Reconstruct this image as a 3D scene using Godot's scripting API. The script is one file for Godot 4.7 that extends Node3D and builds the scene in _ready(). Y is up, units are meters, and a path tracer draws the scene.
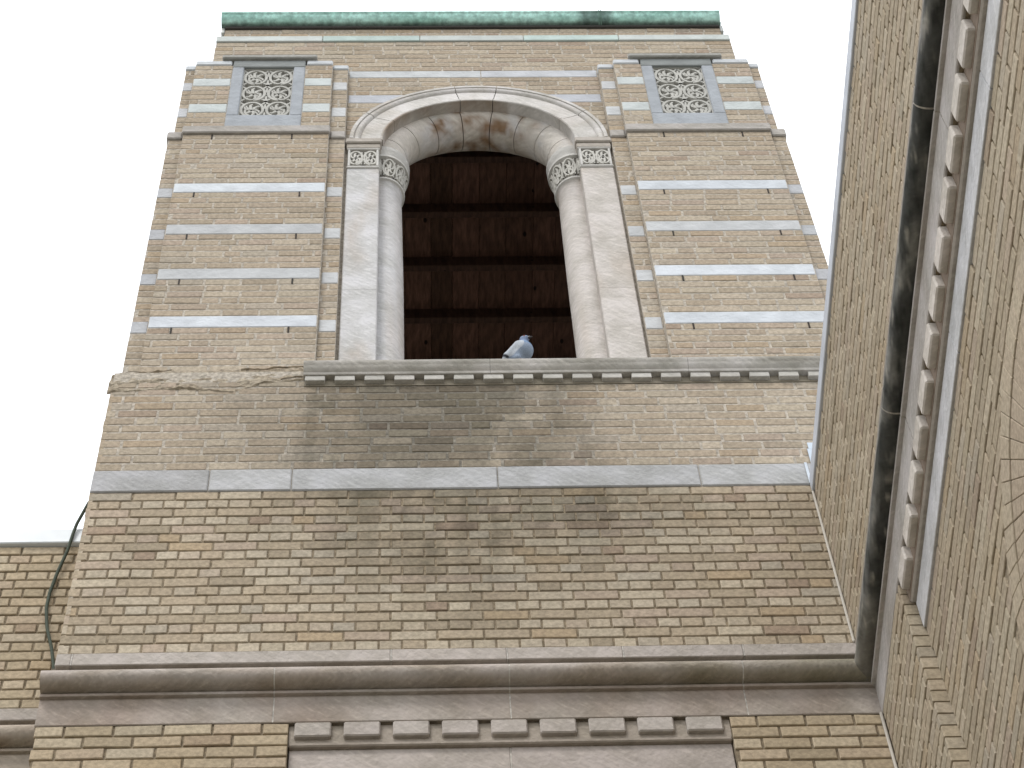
extends Node3D

# ---------------------------------------------------------------- helpers: materials and tones
var rng := RandomNumberGenerator.new()
var M := {}
var cam: Camera3D
var wob := FastNoiseLite.new()
var streak := FastNoiseLite.new()
const GAIN := 1.0
const FX := Vector3(1, 0, 0)
const UPV := Vector3(0, 1, 0)
const C0 := 0.45            # centre line of the tower
const SPRING := 16.05       # springing of the belfry arch

func S(r: float, g: float, b: float) -> Color:
	var c := Color(r / 255.0, g / 255.0, b / 255.0).srgb_to_linear()
	return Color(c.r * GAIN, c.g * GAIN, c.b * GAIN)

func mul(c: Color, k: float) -> Color:
	return Color(c.r * k, c.g * k, c.b * k)

# ---------------------------------------------------------------- helpers: mesh builder
class MB:
	var v := PackedVector3Array()
	var n := PackedVector3Array()
	var c := PackedColorArray()
	func tri(a: Vector3, b: Vector3, d: Vector3, na: Vector3, nb: Vector3, nd: Vector3, ca: Color, cb: Color, cd: Color):
		if (b - a).cross(d - a).dot(na + nb + nd) > 0.0:
			v.append(a); v.append(d); v.append(b)
			n.append(na); n.append(nd); n.append(nb)
			c.append(ca); c.append(cd); c.append(cb)
		else:
			v.append(a); v.append(b); v.append(d)
			n.append(na); n.append(nb); n.append(nd)
			c.append(ca); c.append(cb); c.append(cd)
	func quad(a: Vector3, b: Vector3, d: Vector3, e: Vector3, out: Vector3, col: Color):
		var m := (d - a).cross(e - b)
		if m.length_squared() < 1e-16:
			return
		m = m.normalized()
		if m.dot(out) < 0.0:
			m = -m
		tri(a, b, d, m, m, m, col, col, col)
		tri(a, d, e, m, m, m, col, col, col)
	# a chamfered box in the frame (o, x, y, z): 44 triangles
	func cbox(o: Vector3, x: Vector3, y: Vector3, z: Vector3, lo: Vector3, hi: Vector3, ch: float, col: Color):
		var ctr := (lo + hi) * 0.5
		var h := (hi - lo) * 0.5
		var k := minf(ch, minf(h.x, minf(h.y, h.z)) * 0.8)
		var P := func(sx: float, sy: float, sz: float, ax: int) -> Vector3:
			var q := Vector3(sx * h.x, sy * h.y, sz * h.z)
			if ax != 0: q.x -= sx * k
			if ax != 1: q.y -= sy * k
			if ax != 2: q.z -= sz * k
			q += ctr
			return o + x * q.x + y * q.y + z * q.z
		for s in [-1.0, 1.0]:
			quad(P.call(s, -1, -1, 0), P.call(s, 1, -1, 0), P.call(s, 1, 1, 0), P.call(s, -1, 1, 0), x * s, col)
			quad(P.call(-1, s, -1, 1), P.call(1, s, -1, 1), P.call(1, s, 1, 1), P.call(-1, s, 1, 1), y * s, col)
			quad(P.call(-1, -1, s, 2), P.call(1, -1, s, 2), P.call(1, 1, s, 2), P.call(-1, 1, s, 2), z * s, col)
		if k <= 0.0:
			return
		for s in [-1.0, 1.0]:
			for t in [-1.0, 1.0]:
				quad(P.call(s, t, -1, 0), P.call(s, t, 1, 0), P.call(s, t, 1, 1), P.call(s, t, -1, 1), x * s + y * t, col)
				quad(P.call(s, -1, t, 0), P.call(s, 1, t, 0), P.call(s, 1, t, 2), P.call(s, -1, t, 2), x * s + z * t, col)
				quad(P.call(-1, s, t, 1), P.call(1, s, t, 1), P.call(1, s, t, 2), P.call(-1, s, t, 2), y * s + z * t, col)
				for r in [-1.0, 1.0]:
					var m: Vector3 = (x * s + y * t + z * r).normalized()
					tri(P.call(s, t, r, 0), P.call(s, t, r, 1), P.call(s, t, r, 2), m, m, m, col, col, col)
	func box(lo: Vector3, hi: Vector3, ch: float, col: Color):
		cbox(Vector3.ZERO, Vector3(1, 0, 0), Vector3(0, 1, 0), Vector3(0, 0, 1), lo, hi, ch, col)
	func mesh(off: Vector3) -> ArrayMesh:
		var vv := v.duplicate()
		for i in vv.size():
			vv[i] -= off
		var a := []
		a.resize(Mesh.ARRAY_MAX)
		a[Mesh.ARRAY_VERTEX] = vv
		a[Mesh.ARRAY_NORMAL] = n
		a[Mesh.ARRAY_COLOR] = c
		var m := ArrayMesh.new()
		m.add_surface_from_arrays(Mesh.PRIMITIVE_TRIANGLES, a)
		return m
	func mid() -> Vector3:
		var b := AABB(v[0], Vector3.ZERO)
		for p in v:
			b = b.expand(p)
		return b.get_center()

# sweep a profile (points in the a/b plane, walked so that the outside is to the right of (da, db) -> (db, -da))
func sweep(mb: MB, st: Array, prof: PackedVector2Array, col: Callable, closed := false, caps := true, sharp := 40.0):
	var n := prof.size()
	var segs := n if closed else n - 1
	var sn := []
	for i in segs:
		var t := (prof[(i + 1) % n] - prof[i]).normalized()
		sn.append(Vector2(t.y, -t.x))
	for i in segs:
		var n0: Vector2 = sn[i]
		var n1: Vector2 = sn[i]
		if i > 0 or closed:
			var q: Vector2 = sn[(i - 1 + segs) % segs]
			if q.angle_to(n0) < deg_to_rad(sharp) and q.angle_to(n0) > -deg_to_rad(sharp): n0 = (n0 + q).normalized()
		if i < segs - 1 or closed:
			var q2: Vector2 = sn[(i + 1) % segs]
			if absf(q2.angle_to(n1)) < deg_to_rad(sharp): n1 = (n1 + q2).normalized()
		var p0 := prof[i]
		var p1 := prof[(i + 1) % n]
		for j in st.size() - 1:
			var s: Dictionary = st[j]
			var t: Dictionary = st[j + 1]
			var a: Vector3 = s.o + s.a * p0.x + s.b * p0.y
			var b: Vector3 = s.o + s.a * p1.x + s.b * p1.y
			var d: Vector3 = t.o + t.a * p1.x + t.b * p1.y
			var e: Vector3 = t.o + t.a * p0.x + t.b * p0.y
			var sa: Vector3 = s.get("na", s.a)
			var ta: Vector3 = t.get("na", t.a)
			var na: Vector3 = (sa * n0.x + s.b * n0.y).normalized()
			var nb: Vector3 = (sa * n1.x + s.b * n1.y).normalized()
			var nd: Vector3 = (ta * n1.x + t.b * n1.y).normalized()
			var ne: Vector3 = (ta * n0.x + t.b * n0.y).normalized()
			var ca: Color = col.call(a); var cb: Color = col.call(b); var cd: Color = col.call(d); var ce: Color = col.call(e)
			mb.tri(a, b, d, na, nb, nd, ca, cb, cd)
			mb.tri(a, d, e, na, nd, ne, ca, cd, ce)
	if caps:
		var ix := Geometry2D.triangulate_polygon(prof)
		for w in [0, st.size() - 1]:
			var s: Dictionary = st[w]
			var o: Dictionary = st[1 if w == 0 else st.size() - 2]
			var m: Vector3 = s.a.cross(s.b).normalized()
			if m.dot(s.o + s.a * prof[0].x + s.b * prof[0].y - o.o - o.a * prof[0].x - o.b * prof[0].y) < 0: m = -m
			for k in range(0, ix.size(), 3):
				var q := []
				for z in 3:
					var p := prof[ix[k + z]]
					q.append(s.o + s.a * p.x + s.b * p.y)
				mb.tri(q[0], q[1], q[2], m, m, m, col.call(q[0]), col.call(q[1]), col.call(q[2]))

# subdivide a straight run so that vertex colours can vary along it
func run_stations(a: Vector2, b: Vector2, out: Vector3, step := 0.06) -> Array:
	var r := []
	var k := maxi(1, int(ceil(a.distance_to(b) / step)))
	for i in k + 1:
		var p := a.lerp(b, float(i) / k)
		r.append({"o": Vector3(p.x, 0, p.y), "a": out, "b": UPV})
	return r

func arc_stations(cx: float, cy: float, z: float, t0: float, t1: float, step := 3.0) -> Array:
	# t in degrees from the crown, clockwise positive
	var r := []
	var k := maxi(1, int(ceil(absf(t1 - t0) / step)))
	for i in k + 1:
		var t := deg_to_rad(lerpf(t0, t1, float(i) / k))
		r.append({"o": Vector3(cx, cy, z), "a": Vector3(sin(t), cos(t), 0), "b": Vector3(0, 0, 1)})
	return r

# ---------------------------------------------------------------- helpers: nodes
var taken := {}
func numbered(parent: Node, called: String) -> String:
	var key := str(parent.get_instance_id()) + called
	var k: int = taken.get(key, 0)
	taken[key] = k + 1
	return called if k == 0 else "%s_%03d" % [called, k]

func put(mb: MB, called: String, mat: Material, parent: Node3D, world_parent := Vector3.ZERO) -> MeshInstance3D:
	var o := MeshInstance3D.new()
	var at := mb.mid()
	o.mesh = mb.mesh(at)
	o.material_override = mat
	o.name = numbered(parent, called)
	parent.add_child(o, true)
	o.position = at - world_parent
	return o

func thing(called: String, label: String, category: String, at: Vector3) -> Node3D:
	var o := Node3D.new()
	o.name = numbered(self, called)
	add_child(o, true)
	o.position = at
	o.set_meta("label", label)
	o.set_meta("category", category)
	return o

func flat(c: Color) -> Callable:
	return func(_p: Vector3) -> Color: return c

# ---------------------------------------------------------------- bricks
const FRONT := {"o": Vector3.ZERO, "u": Vector3(1, 0, 0), "v": Vector3(0, 1, 0), "n": Vector3(0, 0, 1)}
const WESTF := {"o": Vector3.ZERO, "u": Vector3(0, 0, 1), "v": Vector3(0, 1, 0), "n": Vector3(-1, 0, 0)}
const EASTF := {"o": Vector3.ZERO, "u": Vector3(0, 0, 1), "v": Vector3(0, 1, 0), "n": Vector3(1, 0, 0)}

func tone(p: Vector3, kind: String, header: bool) -> Color:
	var r := rng.randf()
	var c: Color
	if r < 0.38: c = S(172, 157, 133)
	elif r < 0.60: c = S(185, 173, 151)
	elif r < 0.71: c = S(174, 157, 138)
	elif r < 0.85: c = S(160, 147, 124)
	elif r < 0.91: c = S(170, 150, 120)
	elif r < 0.97: c = S(170, 161, 144)
	else: c = S(154, 134, 114)
	if header and rng.randf() < 0.5: c = c.lerp(S(188, 177, 157), 0.5)
	if kind == "upper":
		c = mul(c.lerp(S(172, 157, 142), 0.42), 0.96)
	elif kind == "warm":
		c = c.lerp(S(180, 161, 132), 0.45)
	elif kind == "wing":
		c = c.lerp(S(172, 158, 137), 0.5)
	if kind == "lower": c = c.lerp(S(180, 162, 144), 0.2)
	var grey := c.get_luminance()
	c = c.lerp(Color(grey, grey, grey * 0.97), 0.08)
	c = mul(c, rng.randf_range(0.92, 1.06))
	return c

# rain-borne soot and algae on the tower's face below the sill: patches with a shape of their own
func soot(p: Vector3) -> float:
	var s := 0.0
	var w := wob.get_noise_3d(p.x * 1.6, p.y * 0.9, p.z) * 0.5 + 0.5
	var w2 := clampf(0.5 + 0.45 * streak.get_noise_2d(p.x * 2.2, p.y * 0.6) + 0.5 * streak.get_noise_2d(p.x * 9.0, p.y * 0.8 + 5.0) + 0.3 * wob.get_noise_2d(p.x * 12.0, p.y * 9.0), 0.0, 1.3)
	if p.y < 12.75:
		s += exp(-pow((p.x - 0.10) / 0.72, 2.0)) * exp(-pow((p.y - 12.55) / 0.95, 2.0)) * (0.30 + 1.1 * w2)
		s += 0.85 * exp(-pow((p.x - 0.5) / 0.85, 2.0)) * exp(-pow((p.y - 11.40) / 0.55, 2.0)) * (0.15 + 1.1 * w2 * w)
		s += 0.35 * exp(-pow((p.x - 0.1) / 0.45, 2.0)) * exp(-pow((p.y - 11.0) / 0.5, 2.0)) * w2
		s += 0.35 * clampf(1.0 - absf(p.x - 1.0) / 1.2, 0, 1) * exp(-pow((p.y - 11.5) / 0.15, 2.0)) * w2
	s += 0.22 * maxf(0.0, w - 0.5)
	return clampf(s * 1.65, 0.0, 1.0)

func stained(c: Color, s: float) -> Color:
	var d := Color(c.r * 0.43, c.g * 0.44, c.b * 0.43)
	return c.lerp(d, s)

# lay courses of bricks; every brick is noted in the list and built later
func lay(list: Array, f: Dictionary, u0: float, u1: float, v0: float, v1: float, front: float, opt := {}):
	var course: float = opt.get("course", 0.074)
	var k := maxi(1, roundi((v1 - v0) / course))
	course = (v1 - v0) / k
	var bond: String = opt.get("bond", "running")
	var kind: String = opt.get("kind", "lower")
	var joint: float = opt.get("joint", 0.010)
	var length: float = opt.get("length", 0.213)
	var skip = opt.get("skip")
	var deep: float = opt.get("deep", 0.022)
	var do_soot: bool = opt.get("soot", false)
	var first: int = opt.get("first", 0)
	for i in k:
		var va := v0 + i * course + joint * 0.5
		var vb := v0 + (i + 1) * course - joint * 0.5
		var head := bond == "english" and (i + first) % 2 == 0
		var l := length * 0.5 if head else length
		var shift := 0.0
		if bond == "running": shift = (0.5 if (i + first) % 2 == 0 else 0.0) * l + rng.randf_range(-0.02, 0.02)
		elif head: shift = l * 0.5
		if bond == "loose": shift = rng.randf() * l
		var u := u0 - shift
		while u < u1 - 0.012:
			var le := l
			if bond == "loose" and rng.randf() < 0.16: le = l * 0.5
			var a := maxf(u, u0)
			var b := minf(u + le, u1)
			if u1 - b < 0.035: b = u1
			u += le
			if b > u: u = b
			if b - a < 0.03: continue
			var mid: Vector3 = f.o + f.u * ((a + b) * 0.5) + f.v * ((va + vb) * 0.5) + f.n * front
			if skip != null and skip.call(mid): continue
			var j0 := joint * 0.5 if a > u0 + 1e-4 else 0.0
			var j1 := joint * 0.5 if b < u1 - 1e-4 else 0.0
			var c := tone(mid, kind, head)
			var fr := front + rng.randfn(0.0, opt.get("uneven", 0.0012))
			list.append([f, a + j0, b - j1, va, vb, fr, deep, c, rng.randf_range(-0.0012, 0.0012), rng.randf_range(-0.0015, 0.0015), do_soot, rng.randf_range(0.82, 1.12)])

func brick_into(mb: MB, q: Array):
	var f: Dictionary = q[0]
	var a: float = q[1]; var b: float = q[2]; var y0: float = q[3]; var y1: float = q[4]
	var n1: float = q[5]; var n0: float = n1 - q[6]
	var ch := 0.0035
	var c: Color = q[7]
	var tw: float = q[8]
	var sk: float = q[9]
	var P := func(u: float, v: float, n: float) -> Vector3: return f.o + f.u * u + f.v * v + f.n * n
	var F := [P.call(a + ch, y0 + ch + sk, n1 + tw), P.call(b - ch, y0 + ch - sk, n1 - tw), P.call(b - ch, y1 - ch - sk, n1 - tw), P.call(a + ch, y1 - ch + sk, n1 + tw)]
	var E := [P.call(a, y0 + sk, n1 - ch + tw), P.call(b, y0 - sk, n1 - ch - tw), P.call(b, y1 - sk, n1 - ch - tw), P.call(a, y1 + sk, n1 - ch + tw)]
	var B := [P.call(a, y0, n0), P.call(b, y0, n0), P.call(b, y1, n0), P.call(a, y1, n0)]
	var N: Vector3 = f.n
	if q[10]:
		# the stain crosses the brick: its face is cut into strips
		var cuts := maxi(1, roundi((b - a) / 0.045))
		var s0 := stained(c, soot(F[0]) * q[11])
		var t0 := stained(c, soot(F[3]) * q[11])
		var p0: Vector3 = F[0]
		var r0: Vector3 = F[3]
		for i in cuts:
			var t := float(i + 1) / cuts
			var p1: Vector3 = F[0].lerp(F[1], t)
			var r1: Vector3 = F[3].lerp(F[2], t)
			var s1 := stained(c, soot(p1) * q[11])
			var t1 := stained(c, soot(r1) * q[11])
			mb.tri(p0, p1, r1, N, N, N, s0, s1, t1)
			mb.tri(p0, r1, r0, N, N, N, s0, t1, t0)
			p0 = p1; r0 = r1; s0 = s1; t0 = t1
		c = s0.lerp(t0, 0.5)
	else:
		mb.quad(F[0], F[1], F[2], F[3], N, c)
	var outs := [-f.v, f.u, f.v, -f.u]
	for i in 4:
		var k := (i + 1) % 4
		mb.quad(F[i], F[k], E[k], E[i], N + outs[i], c)
		mb.quad(E[i], E[k], B[k], B[i], outs[i], c)

func shown(p: Vector3) -> Vector3:      # pixel and depth, only to decide which bricks show largest
	var q := cam.transform.affine_inverse() * p
	if q.z >= -0.1: return Vector3(-1e6, 0, 1)
	var fp := 384.0 / tan(deg_to_rad(cam.fov) * 0.5)
	return Vector3(512.0 + fp * q.x / -q.z, 384.0 - fp * q.y / -q.z, -q.z)

func build_bricks(list: Array, parent: Node3D, at: Vector3, most := 300):
	var order := []
	for i in list.size():
		var q: Array = list[i]
		var f: Dictionary = q[0]
		var mid: Vector3 = f.o + f.u * (q[1] + q[2]) * 0.5 + f.v * (q[3] + q[4]) * 0.5 + f.n * q[5]
		var e1 := shown(mid + f.u * (q[2] - q[1]) * 0.5)
		var e0 := shown(mid - f.u * (q[2] - q[1]) * 0.5)
		var h1 := shown(mid + f.v * (q[4] - q[3]) * 0.5)
		var h0 := shown(mid - f.v * (q[4] - q[3]) * 0.5)
		var ok := minf(e0.x, e1.x) > 0 and maxf(e0.x, e1.x) < 1024 and h1.y > 0 and h0.y < 768 and minf(e0.y, e1.y) > 0 and maxf(e0.y, e1.y) < 768
		var facing: bool = f.n.dot(cam.position - mid) > 0
		var area := absf((e1.x - e0.x) * (h1.y - h0.y) - (e1.y - e0.y) * (h1.x - h0.x)) if ok and facing else 0.0
		order.append([area, i])
	order.sort_custom(func(a, b): return a[0] > b[0] if a[0] != b[0] else a[1] < b[1])
	var rest := MB.new()
	for k in order.size():
		var q: Array = list[order[k][1]]
		if k < most and order[k][0] > 0.0:
			var mb := MB.new()
			brick_into(mb, q)
			put(mb, "brick", M.brick, parent, at)
		else:
			brick_into(rest, q)
	if rest.v.size() > 0:
		var o := put(rest, "brick", M.brick, parent, at)
		o.set_meta("kind", "stuff")

# ---------------------------------------------------------------- textures
func noise_tex(freq: float, oct: int, lo: float, hi: float, sd: int, size := 512, gain := 0.5, kind := FastNoiseLite.TYPE_SIMPLEX_SMOOTH) -> ImageTexture:
	var n := FastNoiseLite.new()
	n.seed = sd; n.noise_type = kind; n.frequency = freq; n.fractal_octaves = oct; n.fractal_gain = gain
	var im := n.get_seamless_image(size, size)
	im.convert(Image.FORMAT_RGBA8)
	for y in size:
		for x in size:
			var g := lerpf(lo, hi, im.get_pixel(x, y).r)
			im.set_pixel(x, y, Color(g, g, g))
	return ImageTexture.create_from_image(im)

func bump_tex(freq: float, oct: int, sd: int, strength: float, size := 512, gain := 0.6) -> ImageTexture:
	var n := FastNoiseLite.new()
	n.seed = sd; n.noise_type = FastNoiseLite.TYPE_SIMPLEX_SMOOTH; n.frequency = freq; n.fractal_octaves = oct; n.fractal_gain = gain
	var im := n.get_seamless_image(size, size)
	im.convert(Image.FORMAT_RGBA8)
	im.bump_map_to_normal_map(strength)
	return ImageTexture.create_from_image(im)

# veins and tooling that run on a slant, as in the limestone
func stone_tex(sd: int, size := 512) -> ImageTexture:
	var n := FastNoiseLite.new()
	n.seed = sd; n.frequency = 0.011; n.fractal_octaves = 5; n.fractal_gain = 0.55
	var base := n.get_seamless_image(size, size)
	n.seed = sd + 5; n.frequency = 0.006; n.fractal_octaves = 3
	var cloud := n.get_seamless_image(size, size)
	n.seed = sd + 9; n.frequency = 0.09; n.fractal_octaves = 3
	var fine := n.get_seamless_image(size, size)
	var im := Image.create(size, size, false, Image.FORMAT_RGBA8)
	for y in size:
		for x in size:
			var warp := int(cloud.get_pixel(x, y).r * 50.0)
			var s := base.get_pixel(posmod(x + y + warp, size), posmod(5 * y - 4 * x + warp * 2, size)).r
			var c := cloud.get_pixel(x, y).r
			var g := 0.94 + 0.10 * (s - 0.5) + 0.15 * (c - 0.5) + 0.06 * (fine.get_pixel(x, y).r - 0.5)
			if s > 0.70: g += (s - 0.70) * 0.35
			g = clampf(g, 0.4, 1.0)
			im.set_pixel(x, y, Color(g, g * 0.99, g * lerpf(0.97, 0.995, c)))
	return ImageTexture.create_from_image(im)

func wood_tex(sd: int, size := 512) -> ImageTexture:
	var n := FastNoiseLite.new()
	n.seed = sd; n.frequency = 0.01; n.fractal_octaves = 4; n.fractal_gain = 0.6
	var base := n.get_seamless_image(size, size)
	var im := Image.create(size, size, false, Image.FORMAT_RGBA8)
	var r := RandomNumberGenerator.new()
	r.seed = sd
	var knots := []
	for i in 6: knots.append(Vector3(r.randf() * size, r.randf() * size, r.randf_range(4, 8)))
	for y in size:
		for x in size:
			var g := 0.72 + 0.34 * (base.get_pixel(posmod(x * 5, size), y).r - 0.5) + 0.16 * (base.get_pixel(posmod(x * 23, size), posmod(y * 2, size)).r - 0.5)
			im.set_pixel(x, y, Color(clampf(g, 0.15, 1.0), clampf(g * 0.97, 0.15, 1.0), clampf(g * 0.95, 0.15, 1.0)))
	for k in knots:
		for dy in range(-22, 23):
			for dx in range(-14, 15):
				var d: float = Vector2(dx / 1.0, dy / 1.6).length() / k.z
				if d < 1.0:
					var px := posmod(int(k.x) + dx, size); var py := posmod(int(k.y) + dy, size)
					var c := im.get_pixel(px, py)
					im.set_pixel(px, py, c.lerp(Color(0.12, 0.08, 0.07), clampf((1.0 - d) * 2.0, 0, 0.9)))
	return ImageTexture.create_from_image(im)

func mat(tex: Texture2D, scale: float, rough: float, nrm: Texture2D = null, nscale := 0.5, albedo := Color.WHITE, metal := 0.0) -> StandardMaterial3D:
	var m := StandardMaterial3D.new()
	m.vertex_color_use_as_albedo = true
	m.albedo_color = albedo
	m.albedo_texture = tex
	m.roughness = rough
	m.metallic = metal
	m.metallic_specular = 0.3
	m.uv1_triplanar = true
	m.uv1_world_triplanar = true
	m.uv1_scale = Vector3.ONE * scale
	m.uv1_triplanar_sharpness = 6.0
	if nrm:
		m.normal_enabled = true
		m.normal_texture = nrm
		m.normal_scale = nscale
	return m

func make_materials():
	var grain := noise_tex(0.03, 5, 0.82, 1.07, 3, 512, 0.6)
	var gn := bump_tex(0.06, 5, 8, 5.0, 512, 0.7)
	M.brick = mat(grain, 2.0, 0.95, gn, 0.22)
	M.mortar = mat(noise_tex(0.03, 4, 0.7, 1.05, 5), 1.7, 1.0, gn, 0.6)
	var st := stone_tex(21)
	var sn := bump_tex(0.05, 4, 14, 3.0, 512, 0.55)
	M.stone = mat(st, 0.9, 0.85, sn, 0.45)
	M.band = mat(noise_tex(0.012, 4, 0.91, 1.03, 31), 0.8, 0.85, sn, 0.4)
	M.wood = mat(wood_tex(4), 1.0, 0.75, null)
	M.copper = mat(noise_tex(0.02, 5, 0.72, 1.1, 41, 512, 0.6), 1.6, 0.6, sn, 0.3)
	M.metal = mat(noise_tex(0.008, 3, 0.9, 1.02, 47), 0.7, 0.45)
	M.plain = mat(noise_tex(0.05, 3, 0.85, 1.05, 51, 256), 3.0, 0.8)
	M.feather = mat(noise_tex(0.06, 4, 0.82, 1.08, 53, 256), 9.0, 0.8)
	M.ground = mat(noise_tex(0.02, 5, 0.6, 1.1, 57), 0.35, 0.95)

# ---------------------------------------------------------------- carving
func ribbon(mb: MB, pts: PackedVector2Array, w0: float, w1: float, h: float, map: Callable, c: Color):
	var n := pts.size()
	for i in n - 1:
		var q := []
		for k in [i, i + 1]:
			var t: Vector2 = (pts[mini(k + 1, n - 1)] - pts[maxi(k - 1, 0)]).normalized()
			var m := Vector2(-t.y, t.x)
			var w := lerpf(w0, w1, float(k) / (n - 1)) * 0.5
			q.append([map.call(pts[k] - m * w, 0.0), map.call(pts[k] - m * w * 0.55, h), map.call(pts[k] + m * w * 0.55, h), map.call(pts[k] + m * w, 0.0)])
		var up: Vector3 = map.call(pts[i], 0.02) - map.call(pts[i], 0.0)
		var a: Array = q[0]
		var b: Array = q[1]
		mb.quad(a[1], a[2], b[2], b[1], up, c)
		mb.quad(a[0], a[1], b[1], b[0], up * 0.5 + a[0] - a[3], c)
		mb.quad(a[2], a[3], b[3], b[2], up * 0.5 + a[3] - a[0], c)

# one scroll of a carved vine: an oval stem that winds inward, with lobed leaves
func scroll(mb: MB, at: Vector2, rx: float, ry: float, hand: float, w: float, h: float, map: Callable, c: Color):
	var p := PackedVector2Array()
	for i in 31:
		var t := float(i) / 30.0
		var ang := -PI * 0.5 + t * TAU * 1.25
		var r := 1.0 - 0.42 * maxf(0.0, t - 0.75) / 0.25 if t > 0.75 else 1.0
		p.append(at + Vector2(cos(ang) * rx * r * hand, sin(ang) * ry * r))
	ribbon(mb, p, w, w * 0.8, h, map, c)
	for k in 6:
		var ang := TAU * k / 6.0 + 0.5 * hand
		var d := Vector2(cos(ang) * rx * hand, sin(ang) * ry)
		var bend := Vector2(-d.y * rx / ry, d.x * ry / rx) * 0.16
		var q := PackedVector2Array([at + d * 0.06, at + d * 0.34 + bend, at + d * 0.62 + bend * 1.2, at + d * 0.80])
		ribbon(mb, q, w * 1.35, w * 0.5, h * 0.92, map, c)
	for k in 4:
		var ang := PI * 0.25 + PI * 0.5 * k
		var d := Vector2(cos(ang) * rx, sin(ang) * ry)
		ribbon(mb, PackedVector2Array([at + d * 0.98, at + d * 1.18 + Vector2(d.y * rx / ry, 0) * 0.05, at + d * 1.32]), w * 1.3, w * 0.35, h * 0.85, map, c)

# a wall with a round-headed opening
func arch_wall(mb: MB, f: Dictionary, u0: float, u1: float, v0: float, v1: float, cu: float, R: float, vs: float, n0: float, n1: float, c: Color):
	var P := func(u: float, v: float, n: float) -> Vector3: return f.o + f.u * u + f.v * v + f.n * n
	for k in [[n0, -1.0], [n1, 1.0]]:
		var n: float = k[0]
		var N: Vector3 = f.n * k[1]
		mb.quad(P.call(u0, v0, n), P.call(cu - R, v0, n), P.call(cu - R, vs, n), P.call(u0, vs, n), N, c)
		mb.quad(P.call(cu + R, v0, n), P.call(u1, v0, n), P.call(u1, vs, n), P.call(cu + R, vs, n), N, c)
		mb.quad(P.call(u0, vs, n), P.call(cu - R, vs, n), P.call(cu - R, v1, n), P.call(u0, v1, n), N, c)
		mb.quad(P.call(cu + R, vs, n), P.call(u1, vs, n), P.call(u1, v1, n), P.call(cu + R, v1, n), N, c)
		for i in 24:
			var a := PI - PI * i / 24.0
			var b := PI - PI * (i + 1) / 24.0
			mb.quad(P.call(cu + R * cos(a), vs + R * sin(a), n), P.call(cu + R * cos(b), vs + R * sin(b), n), P.call(cu + R * cos(b), v1, n), P.call(cu + R * cos(a), v1, n), N, c)
	for i in 24:
		var a := PI - PI * i / 24.0
		var b := PI - PI * (i + 1) / 24.0
		mb.quad(P.call(cu + R * cos(a), vs + R * sin(a), n0), P.call(cu + R * cos(b), vs + R * sin(b), n0), P.call(cu + R * cos(b), vs + R * sin(b), n1), P.call(cu + R * cos(a), vs + R * sin(a), n1), -f.u * cos(a) - f.v * sin(a), c)
	for s in [-1.0, 1.0]:
		mb.quad(P.call(cu + s * R, v0, n0), P.call(cu + s * R, v0, n1), P.call(cu + s * R, vs, n1), P.call(cu + s * R, vs, n0), -f.u * s, c)
	mb.quad(P.call(u0, v0, n0), P.call(u0, v0, n1), P.call(u0, v1, n1), P.call(u0, v1, n0), -f.u, c)
	mb.quad(P.call(u1, v0, n0), P.call(u1, v0, n1), P.call(u1, v1, n1), P.call(u1, v1, n0), f.u, c)
	mb.quad(P.call(u0, v1, n0), P.call(u1, v1, n0), P.call(u1, v1, n1), P.call(u0, v1, n1), f.v, c)

# a voussoir: a wedge between two radii and two angles, its face towards -x
func wedge(mb: MB, o: Vector3, r0: float, r1: float, a: float, b: float, gap: float, deep: float, c: Color):
	var q := []
	for x in [0.0, 0.003, deep]:
		var k := 0.003 if x == 0.0 else 0.0
		for e in [[r0 + k, a + (gap * 0.5 + k) / r0], [r0 + k, b - (gap * 0.5 + k) / r0], [r1 - k, b - (gap * 0.5 + k) / r1], [r1 - k, a + (gap * 0.5 + k) / r1]]:
			q.append(o + Vector3(x, cos(e[1]) * e[0], sin(e[1]) * e[0]))
	var mid := (a + b) * 0.5
	var rad := Vector3(0, cos(mid), sin(mid))
	var tg := Vector3(0, -sin(mid), cos(mid))
	mb.quad(q[0], q[1], q[2], q[3], Vector3(-1, 0, 0), c)
	var outs := [-rad, tg, rad, -tg]
	for i in 4:
		var j := (i + 1) % 4
		mb.quad(q[i], q[j], q[4 + j], q[4 + i], outs[i] - Vector3(1, 0, 0), c)
		mb.quad(q[4 + i], q[4 + j], q[8 + j], q[8 + i], outs[i], c)

func lathe(mb: MB, at: Vector3, prof: PackedVector2Array, c: Callable, seg := 40):
	var st := []
	for i in seg + 1:
		var t := TAU * i / seg
		st.append({"o": at, "a": Vector3(cos(t), 0, sin(t)), "b": UPV})
	sweep(mb, st, prof, c, false, false)

func tube(mb: MB, pts: Array, r: float, c: Color, seg := 8):
	var st := []
	for i in pts.size():
		var t: Vector3 = (pts[mini(i + 1, pts.size() - 1)] - pts[maxi(i - 1, 0)]).normalized()
		var a := t.cross(Vector3(0.3, 0.2, 1)).normalized()
		st.append({"o": pts[i], "a": a, "b": a.cross(t).normalized()})
	var prof := PackedVector2Array()
	for k in seg:
		prof.append(Vector2(cos(TAU * k / seg), sin(TAU * k / seg)) * r)
	sweep(mb, st, prof, flat(c), true, true, 80.0)

# ---------------------------------------------------------------- the scene
const AT_T := Vector3(0.45, 0, -1.9)
const AT_R := Vector3(2.3, 0, 4.5)
const AT_L := Vector3(-3.8, 0, -0.5)
var tower: Node3D
var east: Node3D
var west: Node3D
var cornice_prof := PackedVector2Array()

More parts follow.
